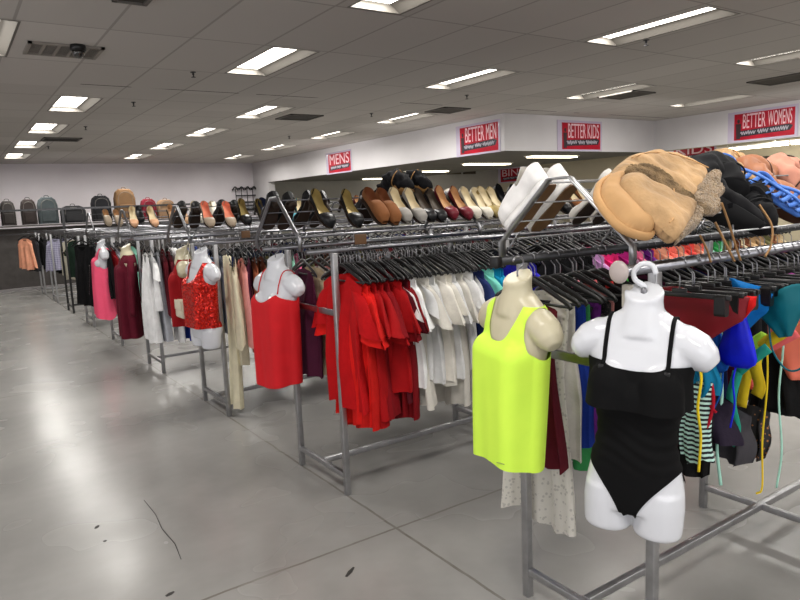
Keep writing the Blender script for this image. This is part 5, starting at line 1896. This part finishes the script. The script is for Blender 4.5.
# ------------------------------------------------------------------ bag shelf and luggage in front of the back wall
bs = empty('bag_shelf', 'long dark wall-side shelf holding backpacks and bags at the far end', 'shelf', (3.6, 17.6, 0))
D = DARKBAR
Lb = Matrix.Translation((-3.6, -17.6, 0))
put('shelf_board', MB().add(*box_g((3.6, 17.85, 1.5), (8.6, .5, .03)), smooth=False), mottled('shelf_grey', (84, 80, 78), rough=.6), bs, Lb)
put('front_rail', MB().add(*box_g((3.6, 17.6, 1.86), (8.6, .03, .045)), smooth=False), D, bs, Lb)
put('lower_rail', MB().add(*tube_g([(-.7, 17.55, 1.32), (7.9, 17.55, 1.32)], .016, 8)), CHROME, bs, Lb)
put('back_board', MB().add(*box_g((3.6, 18.08, .75), (8.6, .02, 1.4)), smooth=False), mottled('dark_pegboard', (92, 88, 86), rough=.8), bs, Lb)
for x in (-.68, 2.4, 5.1, 7.88):
    put('post', MB().add(*box_g((x, 17.6, .93), (.05, .05, 1.86)), smooth=False), D, bs, Lb)
BG = [(.95, .3, .5, (56, 46, 44), 'dark brown tote bag at the left frame edge'), (1.3, .28, .5, (62, 58, 56), 'dark grey tote bag, second from the left edge'), (1.72, .3, .52, (58, 50, 48), 'dark brown shopper bag beside the grey-green backpack'), (2.12, .4, .55, (72, 80, 82), 'grey-green rounded backpack on the bag shelf'), (2.66, .52, .36, (44, 44, 46), 'wide black duffel bag lying on the bag shelf'), (3.3, .42, .55, (24, 24, 28), 'black backpack on the bag shelf'), (3.86, .46, .68, (122, 92, 62), 'tall tan and brown backpack on the bag shelf'), (4.42, .34, .45, (122, 20, 40), 'maroon bag on the bag shelf'), (4.85, .4, .42, (150, 120, 92), 'tan handbag beside the maroon bag')]
for x, w, h, c, lb in BG:
    duf = h < .4
    h *= 1.15
    w *= 1.05
    t = empty('backpack' if 'backpack' in lb else 'bag', lb, 'bag', (x, 17.82, 1.515), 0, 'bags on the far shelf')
    m = mottled('bag_%02x%02x%02x' % c, c, rough=.75, amt=.12, scale=8)
    me = MB()
    prof = [(-w / 2, 0), (w / 2, 0), (w / 2, h * .7), (w * .42, h * .9), (w * .25, h), (-w * .25, h), (-w * .42, h * .9), (-w / 2, h * .7)]
    rr = []
    for y, s in ((-.14, .86), (-.12, .97), (-.05, 1), (.1, 1), (.14, .95)):
        rr.append([(px * s, y, h * .02 + pz * (s * .98)) for px, pz in prof])
    me.add(*loft_g(rr, True, True, True), smooth=False)
    put('body', me, m, t)
    put('pocket', MB().add(*box_g((0, -.155, h * .3), (w * .7, .05, h * .42), .018)), m, t)
    put('handle', MB().add(*tube_g(bez([(-.05, 0, h - .01), (-.035, 0, h + .035), (.035, 0, h + .035), (.05, 0, h - .01)], 12), .008, 6)), m, t)
    put('zipper', MB().add(*tube_g(bez([(-w * .36, -.135, h * .5), (-w * .3, -.137, h * .8), (0, -.138, h * .9), (w * .3, -.137, h * .8), (w * .36, -.135, h * .5)], 20), .006, 5)), plain('zip_grey', (110, 106, 100), .4), t)
# black wire display on the back wall
wd_ = empty('wire_display', 'black wire hat display on the back wall beside the pier', 'display', (7.85, 19.7, 1.75))
fr = MB()
for z in (0, .12, .34, .56):
    fr.add(*tube_g([(-.36, 0, z), (.36, 0, z)], .02 if z else .03, 6))
for x in (-.36, -.18, 0, .18, .36):
    fr.add(*tube_g([(x, 0, 0), (x, 0, .56)], .012, 6))
put('frame', fr, BLACK_PLASTIC, wd_)
for k in range(5):
    put('peg_loop', MB().add(*tube_g(bez([(-.4 + .2 * k - .09, -.05, .5), (-.4 + .2 * k, -.08, .6), (-.4 + .2 * k + .09, -.05, .5)], 10), .022, 6)), BLACK_PLASTIC, wd_)
put('base_strip', MB().add(*box_g((0, -.03, -.05), (.86, .05, .14)), smooth=False), BLACK_PLASTIC, wd_)
# things on the far side-room walls
for y0, y1, z0, z1, lb in ((18.0, 18.62, 2.05, 2.63, 'small dark framed picture on the far beige wall'), (16.8, 17.75, 2.02, 2.64, 'wide dark framed picture on the far beige wall'), (9.0, 9.57, 2.0, 2.44, 'dark square speaker box on the beige wall at right')):
    t = empty('wall_frame', lb, 'wall frame', (18.26, (y0 + y1) / 2, (z0 + z1) / 2))
    put('frame', MB().add(*box_g((0, 0, 0), (.06, y1 - y0, z1 - z0)), smooth=False), plain('frame_dark', (52, 46, 38), .5), t)
    put('panel', MB().add(*box_g((-.034, 0, 0), (.01, (y1 - y0) * .86, (z1 - z0) * .84)), smooth=False), mottled('panel_dark', (66, 58, 46), rough=.5), t)
for x0, x1 in ((15.75, 16.38), (16.52, 17.1)):
    t = empty('wall_vent', 'dark wall vent high on the side room back wall, %s one' % ('left' if x0 < 16 else 'right'), 'vent', ((x0 + x1) / 2, 19.75, 2.75))
    put('frame', MB().add(*box_g((0, 0, 0), (x1 - x0, .06, .23)), smooth=False), plain('frame_dark', (52, 46, 38), .5), t)
    sl = MB()
    for k in range(4):
        sl.add(*box_g((0, -.035, -.09 + .06 * k), ((x1 - x0) * .9, .01, .02)), smooth=False)
    put('slats', sl, plain('vent_slat', (92, 84, 70), .5), t)
# a stocked white shelf unit deep in the side room
for k, (x, y) in enumerate(((17.9, 15.2), (17.9, 12.6))):
    t = empty('shelving_unit', 'pale shelving unit against the far beige wall, %s one' % ('farther' if k == 0 else 'nearer'), 'shelf', (x, y, 0))
    for z in (.2, .6, 1.0, 1.4, 1.8):
        put('shelf_board', MB().add(*box_g((0, 0, z), (.4, 2.2, .03)), smooth=False), TROFFER, t)
    for s_ in (-1.1, 1.1):
        put('side_panel', MB().add(*box_g((0, s_, .95), (.42, .03, 1.9)), smooth=False), TROFFER, t)

# floor marks: a crack and two dark scuffs lie in the slab surface
SC = mottled('scuff_dark', (52, 50, 48), rough=.7)
ck = MB().add(*ribbon_g([Vector(p) for p in ((.77, 3.83, .0015), (.775, 3.6, .0015), (.757, 3.4, .0015), (.765, 3.2, .0015), (.745, 3.03, .0015))], Vector((1, 0, 0)), [.002, .003, .004, .004, .002], .0006))
o = put('floor_crack', ck, SC)
o['kind'] = 'structure'
for k, (x, y, a, l) in enumerate(((1.314, 2.435, .6, .04), (.489, 3.652, .9, .018), (.622, 2.772, .3, .02), (.492, 3.46, .3, .008))):
    o = put('floor_scuff', MB().add(*prism_g([(-l, -.006), (0, -.011), (l, -.004), (l, .005), (0, .01), (-l, .005)], .0003, .0018, 'z'), smooth=False), SC, None, TR(x, y, 0, a))
    o['kind'] = 'structure'

# ------------------------------------------------------------------ world and view
w = bpy.data.worlds.new('world')
sc.world = w
w.use_nodes = True
w.node_tree.nodes['Background'].inputs[0].default_value = (.5, .5, .52, 1)
w.node_tree.nodes['Background'].inputs[1].default_value = .15
sc.view_settings.view_transform = 'Standard'
sc.view_settings.look = 'None'
sc.view_settings.exposure = 0.36
print('hangers', n_hang[0], 'garments', sum(counts.values()), 'objects', len(bpy.data.objects))
